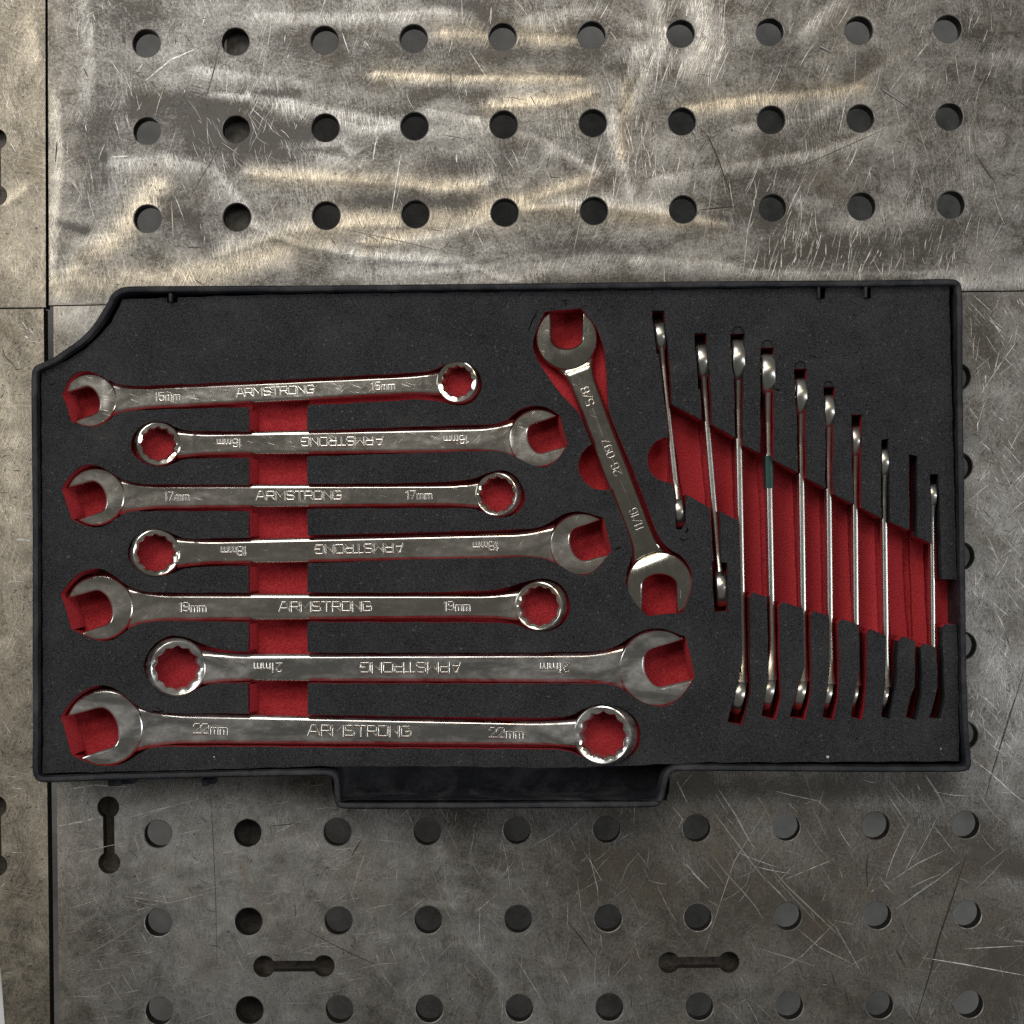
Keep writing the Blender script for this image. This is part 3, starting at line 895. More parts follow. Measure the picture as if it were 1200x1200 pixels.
P6 = ([(167.5, 784), (170, 770), (180, 755), (195, 746), (207, 744.5), (222, 747.5), (240, 756), (257, 761), (275, 763), (292, 763), (367, 765), (480, 765), (605, 765), (675, 764), (710, 762.5), (725, 756), (740, 745), (755, 738), (767.5, 736), (782, 738),
       (804, 746), (814.5, 792.5), (802, 812.5), (787.5, 825), (775, 829), (760, 826), (747.5, 820), (732.5, 809), (717.5, 802), (695, 801), (605, 801), (367, 801), (292, 800), (245, 801), (230, 807.5), (215, 814.5), (200, 815), (185, 809), (174, 797.5)], (20, 21))
P7 = ([(71, 840), (80, 826), (95, 811), (112, 802.5), (127, 803), (142, 811), (157, 825), (170, 832.5), (192, 836), (292, 836), (367, 837.5), (480, 839.5), (605, 841), (650, 841), (670, 839), (682.5, 831), (697.5, 826), (712, 825), (730, 829), (744, 840), (751, 855),
       (750, 872.5), (742, 884), (727.5, 893), (712, 896.5), (697, 894), (682, 886), (665, 880), (647.5, 878), (605, 878), (367, 876), (292, 875), (180, 875), (167, 880), (155, 889), (140, 897.5), (125, 898), (105, 895), (84, 885)], (0, 38))
P8 = ([(624, 402), (627.5, 387), (639, 365), (660, 363), (681, 361), (692, 374), (700, 385), (707, 402), (711, 432), (712.5, 480), (722.5, 505), (740, 545), (760, 597), (770, 626), (779, 639), (789, 646), (800, 651), (810, 667), (812, 682), (807.5, 700),
       (800, 717.5), (780, 720), (759, 722), (747.5, 710), (737.5, 697.5), (732.5, 680), (737.5, 660), (740.6, 650), (740, 637.5), (734, 617.5), (720, 585), (695, 525), (679, 484), (674, 479), (661, 466), (649, 451), (639, 436), (631, 424), (625, 411)], (2, 4, 20, 22))
SLOTS = [
    [(764, 364), (778.5, 364), (780, 388), (784, 412), (787.5, 474), (795, 520), (804, 579), (804, 611), (800, 620), (792.5, 620), (790.5, 582), (780.6, 487), (772, 415), (769.5, 415), (766, 387)],
    [(813.5, 390.6), (828, 390.6), (830, 420), (833, 456), (834.5, 500), (841, 560), (844, 609), (845, 659), (852.5, 659), (853, 716), (837, 717.5), (834, 659), (836, 657), (834, 627), (832, 597), (822.5, 499), (820.6, 456), (818.5, 456), (814, 400)],
    [(856, 390.6), (873, 390.6), (872, 425), (870, 499), (874, 600), (877, 690), (879, 710), (879, 772), (880, 812), (870.6, 850.6), (852.5, 846), (861, 812.5), (870, 777.5), (869, 740), (868.5, 697), (865, 600), (861, 499), (860, 440), (857, 425)],
    [(891, 407), (907, 407), (907, 540), (911, 640), (913.5, 710), (914, 780), (915.6, 817.5), (909, 844), (892, 839), (900.6, 795), (899, 710), (896, 600), (891, 532)],
    [(930, 432), (945.6, 432), (944, 497.5), (945.6, 560), (948, 640), (950, 720), (950.6, 780), (950.6, 810), (944, 844), (925, 840), (936, 802.5), (943, 782.5), (941, 714), (938, 640), (935, 557), (934, 497.5)],
    [(965, 453), (979, 452.5), (977, 497), (976, 559), (980, 640), (982.5, 730), (984, 785), (982.5, 819), (977.5, 844), (964, 840), (969, 810), (972.5, 785), (970.5, 721), (969, 640), (967, 559), (967.5, 497.5)],
    [(998, 486), (1010.6, 485.6), (1009, 559), (1011, 640), (1016, 737.5), (1016, 785), (1014, 829), (1010.6, 844), (997.5, 840.6), (1001, 816), (1007.5, 785), (1006.5, 732), (1002, 640), (999, 559), (998, 522)],
    [(1033, 515.6), (1041, 514), (1042.5, 555), (1043, 610), (1048, 680), (1053, 747), (1051, 800), (1048, 816), (1042.5, 842.5), (1032.5, 840), (1037.5, 804), (1038, 742.5), (1034, 650), (1033, 605), (1032, 555)],
    [(1065, 532.5), (1075, 534), (1075, 626), (1078, 700), (1079.5, 757.5), (1080.6, 791), (1080, 816), (1074, 844), (1061, 840.6), (1066, 820), (1072, 804), (1072.5, 751), (1068, 690), (1066, 621)],
    [(1090, 555.6), (1100, 555.6), (1102.5, 629), (1104, 680), (1104.5, 732.5), (1106, 785), (1107.5, 816), (1102.5, 842.5), (1089, 841), (1095.6, 817.5), (1099, 804), (1097, 759), (1093, 690), (1091.5, 629)],
]
ZONE = [(786, 473), (822, 492), (834, 497), (861, 512), (870, 521), (891, 531), (907.5, 539), (932.5, 552.5), (945, 560), (966, 571), (975, 577.5), (996, 589), (1009, 594.5), (1031, 606), (1041, 611), (1066, 621.5), (1072.5, 627.5), (1092, 637),
        (1099, 679), (1160, 679.5), (1160, 732.5), (1108, 732), (1104, 736), (1103, 762), (1097, 759), (1084, 754), (1079.5, 758.5), (1072, 751), (1058, 746), (1053, 751.5), (1039.5, 746), (1021, 737), (1016, 742.5), (1005.5, 732), (987, 725.5), (982.5, 730.5), (970.5, 721.5), (954, 716), (950, 721), (942, 714), (918, 705), (913.5, 711), (899.5, 700), (882, 694.5), (878, 700), (868, 697),
        (866, 610.6), (846, 600), (831, 595), (804, 579), (785, 566)]
FINGER = [(292, 460), (360, 460), (360.5, 855), (291, 855)]
# mouths of the open-ended pockets are cut deeper
MOUTHS = [[(73, 462.5), (110, 452), (118, 470), (112, 487), (84, 495)], [(656, 487), (625, 494), (619, 512), (628, 530), (665.5, 521)], [(72, 572.5), (108, 563), (122, 583), (114, 600), (84, 609)],
          [(707.5, 607), (672, 616), (664, 636), (676, 655), (717, 645)], [(71, 696), (112, 687), (130, 710), (120, 733), (84, 738)], [(804, 746), (764, 756), (753, 780), (768, 803), (814.5, 792.5)],
          [(71, 840), (115, 828), (137, 850), (126, 877), (84, 885)], [(639, 366), (681, 362), (684, 395), (662, 406), (642, 396)], [(759, 721), (800, 717), (797, 690), (775, 678), (752, 690)]]
# (polygon, depth mm, black skin mm)
regions = []
for P in (P1, P2, P3, P4, P5, P6, P7, P8):
    regions.append((smooth_poly(P[0], P[1], 2), 14.0, 1.3))
regions.append(([Vector(p) for p in FINGER], 20.0, 0.6))
for mth in MOUTHS:
    mc = sum((Vector(p) for p in mth), Vector((0, 0))) / len(mth)
    regions.append(([mc + (Vector(p) - mc) * 1.42 for p in mth], 21.5, 0.4))
regions.append((circle((707, 545.5), 29, 44), 21.0, 0.5))
regions.append((circle((785, 539), 26.5, 44), 21.0, 0.5))
for s in SLOTS:
    regions.append(([Vector(p) for p in s], 30.0, 5.0 if s[0][0] < 880 else 2.0 if s[0][0] < 1000 else 13.0))
regions.append(([Vector(p) for p in ZONE], 25.0, 2.5))
for (cx, cy, rr) in ((865, 389, 7), (899, 405, 7), (937.5, 430, 6.5), (971, 452, 6)):
    regions.append((circle((cx, cy), rr, 18), 1.3, 1.3))
foam_loop = [Vector(p) for p in FOAM_OUT]


def dens(P, step=9.0):
    out = []
    for i in range(len(P)):
        a, b = Vector(P[i]), Vector(P[(i + 1) % len(P)])
        m = max(1, int((b - a).length / step))
        out += [a.lerp(b, k / m) for k in range(m)]
    return out


# knife-cut edges wander by a fraction of a millimetre
def wobble(P, amp):
    out = []
    for p in P:
        out.append(Vector((p.x + amp * (math.sin(p.y * 0.13 + p.x * 0.041) + 0.6 * math.sin(p.x * 0.31 - p.y * 0.27)), p.y + amp * (math.sin(p.x * 0.11 + 1.7) + 0.6 * math.sin(p.y * 0.33 + p.x * 0.21)))))
    return out


foam_loop = wobble(dens(foam_loop, 6), 0.35)
regions = [(wobble(dens(p, 7), 0.25), d, b) for p, d, b in regions]
V, F = cdt([foam_loop] + [r[0] for r in regions])
c = V[F].mean(1)
inn = inside(foam_loop, c[:, 0], c[:, 1])
depth = np.zeros(len(F)); skin = np.zeros(len(F))
for P, d, b in regions:
    k = inside(P, c[:, 0], c[:, 1]) & (d > depth)
    if d == 21.5:      # mouths only deepen an existing pocket
        k &= depth > 10
    depth[k] = d; skin[k] = b
depth[~inn] = -1
foam = thing("foam_insert", "black and red shadow foam with wrench cut-outs lying in the tray", "foam insert")
BASE = 33.0


def fz(u, v, mm):
    p = at(u, v, ZF)
    return Vector((p.x, p.y, ZF - mm / 1000.0))


bv, bf, rv, rf = [], [], [], []
for fi, f in enumerate(F):
    d = depth[fi]
    if d < 0:
        continue
    tri = [V[f[0]], V[f[2]], V[f[1]]]
    if d <= skin[fi] or d == 0:
        b = len(bv); bv += [fz(p[0], p[1], d) for p in tri]; bf.append((b, b + 1, b + 2))
    else:
        b = len(rv); rv += [fz(p[0], p[1], d) for p in tri]; rf.append((b, b + 1, b + 2))
edge = {}
for fi, f in enumerate(F):
    for i in range(3):
        a, b = int(f[i]), int(f[(i + 1) % 3])
        edge.setdefault((min(a, b), max(a, b)), []).append(fi)
for (a, b), fs in edge.items():
    ds = sorted([(depth[x], skin[x]) for x in fs])
    if len(ds) == 1:
        if ds[0][0] < 0:
            continue
        lo, hi, sk = BASE, ds[0][0], 6.0
    else:
        if ds[0][0] < 0:
            if ds[1][0] < 0:
                continue
            lo, hi, sk = BASE, ds[1][0], 8.0
        else:
            hi, lo, sk = ds[0][0], ds[1][0], ds[1][1]
    if lo - hi < 1e-6:
        continue
    p, q = V[a], V[b]
    cut = min(max(sk, hi), lo)
    if cut > hi:
        k = len(bv); bv += [fz(p[0], p[1], hi), fz(q[0], q[1], hi), fz(q[0], q[1], cut), fz(p[0], p[1], cut)]; bf.append((k, k + 1, k + 2, k + 3))
    if lo > cut:
        k = len(rv); rv += [fz(p[0], p[1], cut), fz(q[0], q[1], cut), fz(q[0], q[1], lo), fz(p[0], p[1], lo)]; rf.append((k, k + 1, k + 2, k + 3))


def welded(name, v, f, mat):
    bm = bmesh.new()
    vs = [bm.verts.new(x) for x in v]
    for x in f:
        try:
            bm.faces.new([vs[i] for i in x])
        except ValueError:
            pass
    bmesh.ops.remove_doubles(bm, verts=bm.verts[:], dist=2e-6)
    return bm_obj(name, bm, mat, foam, 30)



def slope(pts, inward, top, low):  # added sloping faces that brighten the pocket walls
    """pocket wall slanted to catch more light: pts run along the top edge, inward is the lean in image pixels"""
    pts = [Vector(p) for p in pts]
    k = len(rv)
    n_ = len(pts)
    for i, p in enumerate(pts):
        d = (pts[min(n_ - 1, i + 1)] - pts[max(0, i - 1)]).normalized()
        q = p + Vector((-d.y, d.x)) * inward
        rv.append(fz(p.x, p.y, top)); rv.append(fz(q.x, q.y, low))
    for i in range(n_ - 1):
        rf.append((k + 2 * i, k + 2 * i + 1, k + 2 * i + 3, k + 2 * i + 2))


for y0, y1 in ((481.5, 503.5), (537, 566.5), (600.5, 628.5), (664, 692.5), (731, 761.5), (802, 834.5)):
    slope([(292.2, y1), (292.2, (y0 + y1) / 2), (292.2, y0)], 6.5, 0.8, 19.5)
for Pn, crn in ((P1, 31), (P3, 33), (P5, 36), (P7, 38)):
    a_, b_ = Pn[0][crn - (1 if crn >= len(Pn[0]) else 0)] if crn < len(Pn[0]) else Pn[0][-1], Pn[0][0]
    slope([a_, ((a_[0] + b_[0]) / 2, (a_[1] + b_[1]) / 2), b_], 9.0, 0.6, 18.0)
    arc = smooth_poly(Pn[0], Pn[1], 2)
    arc = [p for p in arc if p.y < b_[1] + 0.5 and p.x < b_[0] + 44]
    slope(sorted(arc, key=lambda p: p.x), 4.5, 1.4, 11.0)
for a_, b_ in (((656, 487), (665.5, 521)), ((707.5, 607), (717, 645)), ((804, 746), (814.5, 792.5))):
    slope([a_, ((a_[0] + b_[0]) / 2, (a_[1] + b_[1]) / 2), b_], 4.5, 0.8, 16.0)
welded("black_layer", bv, bf, M_FOAM_B)
welded("red_layer", rv, rf, M_FOAM_R)

cuts = [([(619, 388), (624, 375), (630, 364)], 1.6), ([(657, 352.5), (662, 351.5), (668, 352.5)], 1.2), ([(663, 351), (663, 360)], 1.2), ([(721, 644), (724, 642.5), (728, 641)], 2.0), ([(868, 782), (868.5, 794)], 1.4),
        ([(908, 455), (912, 458), (914, 456)], 2.2), ([(803, 624), (806, 622), (805, 618)], 2.4), ([(797, 630), (801, 634), (806, 631)], 1.4), ([(947, 416), (955, 418), (959, 421)], 1.0), ([(57, 452), (66, 449)], 0.9),
        ([(178, 833), (186, 834.5), (192, 832.5)], 2.0), ([(183, 829), (188, 831)], 1.4), ([(838, 404), (842, 403)], 1.0), ([(838, 432), (842, 434)], 1.0), ([(818, 704), (821, 707), (824, 704)], 1.2)]
for _ in range(26):
    u_, v_ = random.choice([(random.uniform(80, 600), random.uniform(352, 420)), (random.uniform(900, 1100), random.uniform(350, 520)), (random.uniform(800, 1110), random.uniform(855, 888))])
    a_ = random.uniform(0, 6.3)
    cuts.append(([(u_, v_), (u_ + 3 * math.cos(a_), v_ + 3 * math.sin(a_)), (u_ + 6 * math.cos(a_ + .4), v_ + 6 * math.sin(a_ + .4))], random.uniform(0.5, 1.0)))
strips("nick_marks", cuts, mat_plain("cut_foam", (0.004, 0.004, 0.004), 0.95, spec=0.0), foam, 0.00005, ZF)

# ------------------------------------------------------------------ wrenches
STROKES = {
    'A': (1.15, [[(0, 0), (.42, 1), (.73, 1), (1.15, 0)], [(.2, .33), (.95, .33)]]),
    'R': (1.0, [[(0, 0), (0, 1), (.85, 1), (1, .85), (1, .6), (.85, .45), (0, .45)], [(.5, .45), (1, 0)]]),
    'M': (1.2, [[(0, 0), (0, 1), (.6, .35), (1.2, 1), (1.2, 0)]]),
    'S': (1.0, [[(1, .85), (.85, 1), (.15, 1), (0, .85), (0, .65), (.15, .52), (.85, .48), (1, .35), (1, .15), (.85, 0), (.15, 0), (0, .15)]]),
    'T': (1.0, [[(0, 1), (1, 1)], [(.5, 1), (.5, 0)]]),
    'O': (1.05, [[(.15, 0), (0, .15), (0, .85), (.15, 1), (.9, 1), (1.05, .85), (1.05, .15), (.9, 0), (.15, 0)]]),
    'N': (1.05, [[(0, 0), (0, 1), (1.05, 0), (1.05, 1)]]),
    'G': (1.05, [[(1.05, .85), (.9, 1), (.15, 1), (0, .85), (0, .15), (.15, 0), (.9, 0), (1.05, .15), (1.05, .48), (.55, .48)]]),
    '0': (.62, [[(.12, 0), (0, .2), (0, .8), (.12, 1), (.5, 1), (.62, .8), (.62, .2), (.5, 0), (.12, 0)]]),
    '1': (.3, [[(0, .8), (.22, 1), (.22, 0)]]),
    '2': (.62, [[(0, .8), (.12, 1), (.5, 1), (.62, .82), (.62, .62), (0, 0), (.62, 0)]]),
    '5': (.62, [[(.6, 1), (.03, 1), (.03, .58), (.48, .58), (.62, .42), (.62, .15), (.48, 0), (.12, 0), (0, .15)]]),
    '6': (.62, [[(.58, .9), (.45, 1), (.14, 1), (0, .8), (0, .15), (.12, 0), (.5, 0), (.62, .15), (.62, .42), (.5, .55), (0, .5)]]),
    '7': (.62, [[(0, 1), (.62, 1), (.2, 0)]]),
    '8': (.62, [[(.12, .53), (0, .68), (0, .88), (.12, 1), (.5, 1), (.62, .88), (.62, .68), (.5, .53), (.12, .53), (0, .38), (0, .14), (.12, 0), (.5, 0), (.62, .14), (.62, .38), (.5, .53)]]),
    '9': (.62, [[(.62, .5), (.12, .45), (0, .58), (0, .85), (.12, 1), (.5, 1), (.62, .85), (.62, .2), (.48, 0), (.05, .08)]]),
    'm': (.78, [[(0, 0), (0, .6), (.3, .6), (.39, .5), (.48, .6), (.7, .6), (.78, .5), (.78, 0)], [(.39, .5), (.39, 0)]]),
    '/': (.5, [[(0, -.05), (.5, 1.05)]]), '-': (.45, [[(.02, .48), (.43, .48)]]), ' ': (.4, []),
}


DOME = [(-0.66, -0.8), (-0.52, 0.1), (-0.43, 0.6), (-0.32, 0.93), (-0.26, 1.0), (0.26, 1.0), (0.32, 0.93), (0.43, 0.6), (0.52, 0.1), (0.66, -0.8)]


def text_mesh(s, height, width, stroke, relief):
    """raised letters centred on the origin of the XY plane"""
    segs, x = [], 0.0
    for ch in s:
        wd, lines = STROKES[ch]
        for L in lines:
            segs.append([(x + p[0], p[1]) for p in L])
        x += wd + 0.24
    tot = x - 0.24
    sx, sy = width / tot, height
    v, f = [], []
    for si, L in enumerate(segs):
        P = [Vector(((p[0] - tot / 2) * sx, (p[1] - 0.5) * sy)) for p in L]
        for sj, (a, b) in enumerate(zip(P[:-1], P[1:])):
            lift = 1 + 0.05 * ((si + sj) % 3) + 0.013 * sj
            d = b - a
            if d.length < 1e-7:
                continue
            d.normalize()
            nn = Vector((-d.y, d.x))
            a2, b2 = a - d * stroke * 0.35, b + d * stroke * 0.35
            k = len(v)
            for q in (a2, b2):
                for o, z in DOME:
                    v.append(Vector((q.x + nn.x * stroke * o, q.y + nn.y * stroke * o, z * relief * lift)))
            m = len(DOME)
            f += [(k + i, k + i + 1, k + m + i + 1, k + m + i) for i in range(m - 1)]
            f += [tuple(range(k, k + m))[::-1], tuple(range(k + m, k + 2 * m))]
    return v, f


def open_head(Rh, half, jaw_deg, th, th_neck, bev, back=0.32):
    """flat C-shaped jaw; the opening looks along jaw_deg, the neck leaves along +x"""
    n = 56
    ca, sa = math.cos(R(jaw_deg)), math.sin(R(jaw_deg))
    a0 = math.asin(min(0.9, half / Rh))
    pts = []
    for k in range(n + 1):                    # outer round, tip to tip, slightly egg-shaped
        t = a0 + (2 * math.pi - 2 * a0) * k / n
        e = 1.0 + 0.03 * max(0, math.cos(t))
        pts.append((Rh * e * math.cos(t), Rh * e * math.sin(t)))
    # U-shaped throat
    rc = half * 0.78
    uc = -back * Rh
    for sgn in (-1, 1):
        rng_ = range(7) if sgn < 0 else range(7)
        for k in rng_:
            t = k / 6 * math.pi / 2
            if sgn < 0:
                pts.append((uc + rc * 0.0 + half * 0.66 * (1 - math.sin(t)), -half + (half) * (1 - math.cos(t))))
            else:
                t = math.pi / 2 - t
                pts.append((uc + half * 0.66 * (1 - math.sin(t)), half - half * (1 - math.cos(t))))
    P = []
    for x, y in pts:
        q = Vector((x * ca - y * sa, x * sa + y * ca))
        if not P or (q - P[-1]).length > 1e-6:
            P.append(q)
    P = ccw(P)
    bm = bmesh.new()
    lev = [(bev, -th / 2), (bev * 0.3, -th / 2 + bev * 0.3), (0, -th / 2 + bev), (0, th / 2 - bev), (bev * 0.3, th / 2 - bev * 0.3), (bev, th / 2)]
    rows = [[bm.verts.new((p.x, p.y, z)) for p in offset_poly(P, off)] for off, z in lev]
    m = len(P)
    for r0, r1 in zip(rows[:-1], rows[1:]):
        for i in range(m):
            j = (i + 1) % m
            bm.faces.new((r0[i], r0[j], r1[j], r1[i]))
    Q = offset_poly(P, bev)
    Q1 = [p * 1000 for p in Q]
    gs = np.arange(-Rh * 1100, Rh * 1100, Rh * 1000 * 0.13)
    gp = np.stack(np.meshgrid(gs, gs), -1).reshape(-1, 2)
    Qn = np.array([(p.x, p.y) for p in Q1])
    near = np.sqrt(((gp[:, None] - Qn[None]) ** 2).sum(-1)).min(1) > Rh * 1000 * 0.05
    gp = gp[inside(Q1, gp[:, 0], gp[:, 1]) & near]
    V2, F2 = cdt([Q1], gp)
    cc = V2[F2].mean(1)
    F2 = F2[inside(Q1, cc[:, 0], cc[:, 1])]
    for z, flip in ((-th / 2, True), (th / 2, False)):
        vs = [bm.verts.new((x / 1000, y / 1000, z)) for x, y in V2]
        for t in F2:
            ids = t[::-1] if flip else t
            bm.faces.new([vs[int(i)] for i in ids])
    bmesh.ops.remove_doubles(bm, verts=bm.verts[:], dist=1e-6)
    for v in bm.verts:                        # thins a little towards the neck
        x = v.co.x / Rh
        if x > 0.45:
            s = min(1.0, (x - 0.45) / 0.55)
            v.co.z *= lerp(1.0, th_neck / th, s * s * 0.9)
    return bm


def box_ring(Ro, af, th, tilt, lift):
    n = 96
    prof = []

    def inner(t, ex):
        best = 0
        for sft in (0, 30):
            a = (math.degrees(t) + sft) % 60 - 30
            best = max(best, 1 / math.cos(R(a)))
        return (af / 2) * (1 + (best - 1) * ex)

    rows = []
    lev = [("i", 1.0, -0.5), ("i", 1.0, 0.33), ("c", 1.03, 0.385), ("c", 1.09, 0.43), ("o", 0.835, 0.49), ("o", 0.86, 0.5), ("o", 0.885, 0.487), ("o", 0.912, 0.44), ("o", 0.94, 0.35), ("o", 0.968, 0.2), ("o", 0.992, -0.05), ("o", 1.0, -0.25), ("o", 0.96, -0.5)]
    v = []
    for kind, s, z in lev:
        for i in range(n):
            t = 2 * math.pi * i / n
            if kind == "i":
                r = inner(t, 1.0)
            elif kind == "c":
                r = inner(t, 1.0 if s < 1.05 else 0.8) * s
                r = min(r, Ro * 0.82)
            else:
                r = Ro * s
            v.append(Vector((r * math.cos(t), r * math.sin(t), z * th)))
    L = len(lev)
    f = []
    for a in range(L):
        b = (a + 1) % L
        for i in range(n):
            j = (i + 1) % n
            f.append((a * n + i, a * n + j, b * n + j, b * n + i))
    M = Matrix.Translation((0, 0, lift)) @ Matrix.Rotation(R(-tilt), 4, 'Y')
    return [M @ p for p in v], f


def shank(x0, x1, w0, w1, t0, t1, flare0, flare1, dip0, dip1, lift1=0.0, edgewise=False):
    """forged bar from x0 to x1; flares and thins where it meets the ends"""
    xs = [x0]
    L = x1 - x0
    marks = [0.0, 0.012, 0.022, 0.03, 0.038, 0.046, 0.06, 0.08, 0.105, 0.12, 0.16, 0.25, 0.4, 0.55, 0.7, 0.8, 0.86, 0.89, 0.915, 0.935, 0.943, 0.951, 0.96, 0.97, 0.985, 1.0]
    sec = []
    for m in marks:
        x = x0 + L * m
        wd = lerp(w0, w1, m); th = lerp(t0, t1, m)
        thick1 = 0.0
        e0 = max(0, 1 - m / 0.11); e1 = max(0, 1 - (1 - m) / 0.11)
        wd *= 1 + flare0 * e0 ** 1.7 + flare1 * e1 ** 1.7
        th *= 1 - dip0 * min(1, max(0, (0.046 - m) / 0.018)) - dip1 * min(1, max(0, (m - 0.943) / 0.012))
        th *= 1 + 0.35 * e1 ** 2 * (lift1 > 0)
        if edgewise and lift1 > 0:
            th *= 1 + 0.95 * max(0, 1 - (1 - m) / 0.17) ** 1.5
        z = lift1 * e1 ** 1.4
        hw, ht = wd / 2, th / 2
        e, ex = (min(1.25 * ht, hw * 0.52), 1.25) if not edgewise else (min(1.1 * ht, hw * 0.5), 0.62)
        ring = [(hw - e * (1 - abs(math.cos(q)) ** ex), ht * math.sin(q) ** ex) for q in [math.pi / 2 * i / 9 for i in range(9)]]
        ring += [(hw - e, ht), (hw - e * 1.06, ht), (0, ht)]
        if not edgewise:
            ring = [(hw, 0), (hw, 0.35 * ht), (hw * 0.985, 0.58 * ht), (hw * 0.935, 0.76 * ht), (hw * 0.865, 0.885 * ht), (hw * 0.795, 0.955 * ht), (hw * 0.73, 0.988 * ht), (hw * 0.66, ht), (hw * 0.62, ht), (0, ht)]
        full = ring + [(-y, zz) for y, zz in ring[-2::-1]]
        full = full + [(y, -zz) for y, zz in full[-2:0:-1]]
        sec.append([Vector((x, y, zz + z)) for y, zz in full])
    v = [p for s in sec for p in s]
    n = len(sec[0])
    f = []
    for a in range(len(sec) - 1):
        for i in range(n):
            j = (i + 1) % n
            f.append((a * n + i, (a + 1) * n + i, (a + 1) * n + j, a * n + j))
    f.append(tuple(range(n))); f.append(tuple(range((len(sec) - 1) * n, len(sec) * n))[::-1])
    return v, f


def put_text(parent, s, x, h, wdt, z, flip, mat, stroke=0.00085):
    v, f = text_mesh(s, h, wdt, stroke, stroke * 0.22)
    if flip:
        v = [Vector((-p.x, -p.y, p.z)) for p in v]
    v = [Vector((p.x + x, p.y, p.z + z)) for p in v]
    o = mesh_obj("lettering", v, f, M_LETTER, parent, 65)
    return o


def combo(label, O, B, Rh, Rb, af, w_open, w_box, t, mat, jaw, flip_text, size, marks, zmid, group):
    """O, B: image coordinates of the two end centres; sizes in image pixels, t in mm"""
    k = unit(zmid + 0.003)
    pO, pB = at(O[0], O[1], zmid + 0.003), at(B[0], B[1], zmid + 0.004)
    root = thing("combination_wrench", label, "wrench", (pO.x, pO.y, zmid), group)
    d = (pB - pO).to_2d()
    L = d.length
    ang = math.atan2(d.y, d.x)
    root.rotation_euler = (0, 0, ang)
    Rh, Rb, a = Rh * k, Rb * k, af / 1000.0
    wo, wb = w_open * k, w_box * k
    t /= 1000.0
    th = t * 1.42
    bm_obj("open_jaw", open_head(Rh, a / 2 * 1.03, jaw, th, t * 0.86, th * 0.11), mat, root, 38)
    v, f = shank(Rh * 0.80, L - Rb * 0.84, wo, wb, t, t * 0.95, 0.55, 0.30, 0.07, 0.12, lift1=t * 0.10)
    mesh_obj("handle", v, f, mat, root, 32)
    rth = t * 1.5
    v, f = box_ring(Rb, a, rth, 15.0, t * 0.50)
    mesh_obj("box_ring", [p + Vector((L, 0, 0)) for p in v], f, mat, root, 28)
    # raised lettering: stations along the shank
    ux = (pB - pO).normalized()
    zt = t / 2
    for s, c, wd, h in marks:
        q = at(c[0], c[1], zmid + 0.004) - pO
        x = q.to_2d().dot(ux.to_2d())
        frac = (x - Rh) / (L - Rh - Rb)
        put_text(root, s, x, h * k, wd * k, lerp(t, t * 0.95, frac) / 2, flip_text, mat, stroke=h * k * 0.235)
    return root


GW = "combination wrenches laid flat in the foam"
POCKET = ZF - 0.014


def zm(t):
    return POCKET + t * 1.42 / 2000.0 + 0.0002


combo("chrome combination wrench marked 15mm, topmost of the flat row", (106, 469), (538, 447.5), 31.5, 27, 15, 27, 22.5, 6.2, M_CHROME, 180 + 17, False, "15",
      [("15mm", (196, 465.5), 29, 9), ("ARMSTRONG", (322, 460), 91, 9), ("15mm", (449, 455.5), 27, 8.5)], zm(6.2), GW)
combo("chrome combination wrench marked 16mm upside down, box ring at its left end", (630, 514), (184.5, 520.5), 34.5, 28, 16, 31, 26, 6.5, M_CHROME, 180 + 16, False, "16",
      [("16mm", (269, 521), 28, 9), ("ARMSTRONG", (401, 519), 95, 9.5), ("16mm", (535, 515.5), 28, 9)], zm(6.5), GW)
combo("chrome combination wrench marked 17mm, third from the top of the flat row", (113, 582), (584.5, 579.5), 34, 28, 17, 29, 24.5, 6.6, M_CHROME, 180 + 17, False, "17",
      [("17mm", (207, 585), 29, 9), ("ARMSTRONG", (350, 583.5), 99, 9.5), ("17mm", (491, 583), 30, 9)], zm(6.6), GW)
combo("chrome combination wrench marked 18mm, upside down in the middle of the flat row", (680.5, 638), (181.7, 648), 37, 30.5, 18, 32, 28, 6.9, M_CHROME, 180 + 16, False, "18",
      [("18mm", (274, 647), 30, 10), ("ARMSTRONG", (421, 643), 103, 10), ("18mm", (569, 639), 30, 9.5)], zm(6.9), GW)
combo("chrome combination wrench marked 19mm, third from the bottom of the flat row", (118.5, 712), (634, 710), 38.6, 31.5, 19, 33.5, 27, 7.2, M_CHROME, 180 + 17, False, "19",
      [("19mm", (225, 711), 31, 10), ("ARMSTRONG", (381, 711.5), 107, 10.5), ("19mm", (535, 712), 30, 10)], zm(7.2), GW)
combo("smudged chrome combination wrench marked 21mm, upside down above the lowest one", (770, 782.5), (207, 782.5), 45.5, 36, 21, 35.5, 31, 7.6, M_CHROME_S, 180 + 15, False, "21",
      [("21mm", (313.5, 783), 33, 10), ("ARMSTRONG", (481, 784), 118, 11), ("21mm", (650, 782.5), 35, 10)], zm(7.6), GW)
combo("largest smudged chrome combination wrench marked 22mm, nearest the tray grip", (124, 852.5), (708.5, 860.5), 44.8, 38, 22, 36.5, 26.5, 8.0, M_CHROME_S, 180 + 17, False, "22",
      [("22mm", (246.5, 857), 38, 11), ("ARMSTRONG", (421, 859), 119, 11.5), ("22mm", (593, 861), 38, 11)], zm(8.0), GW)

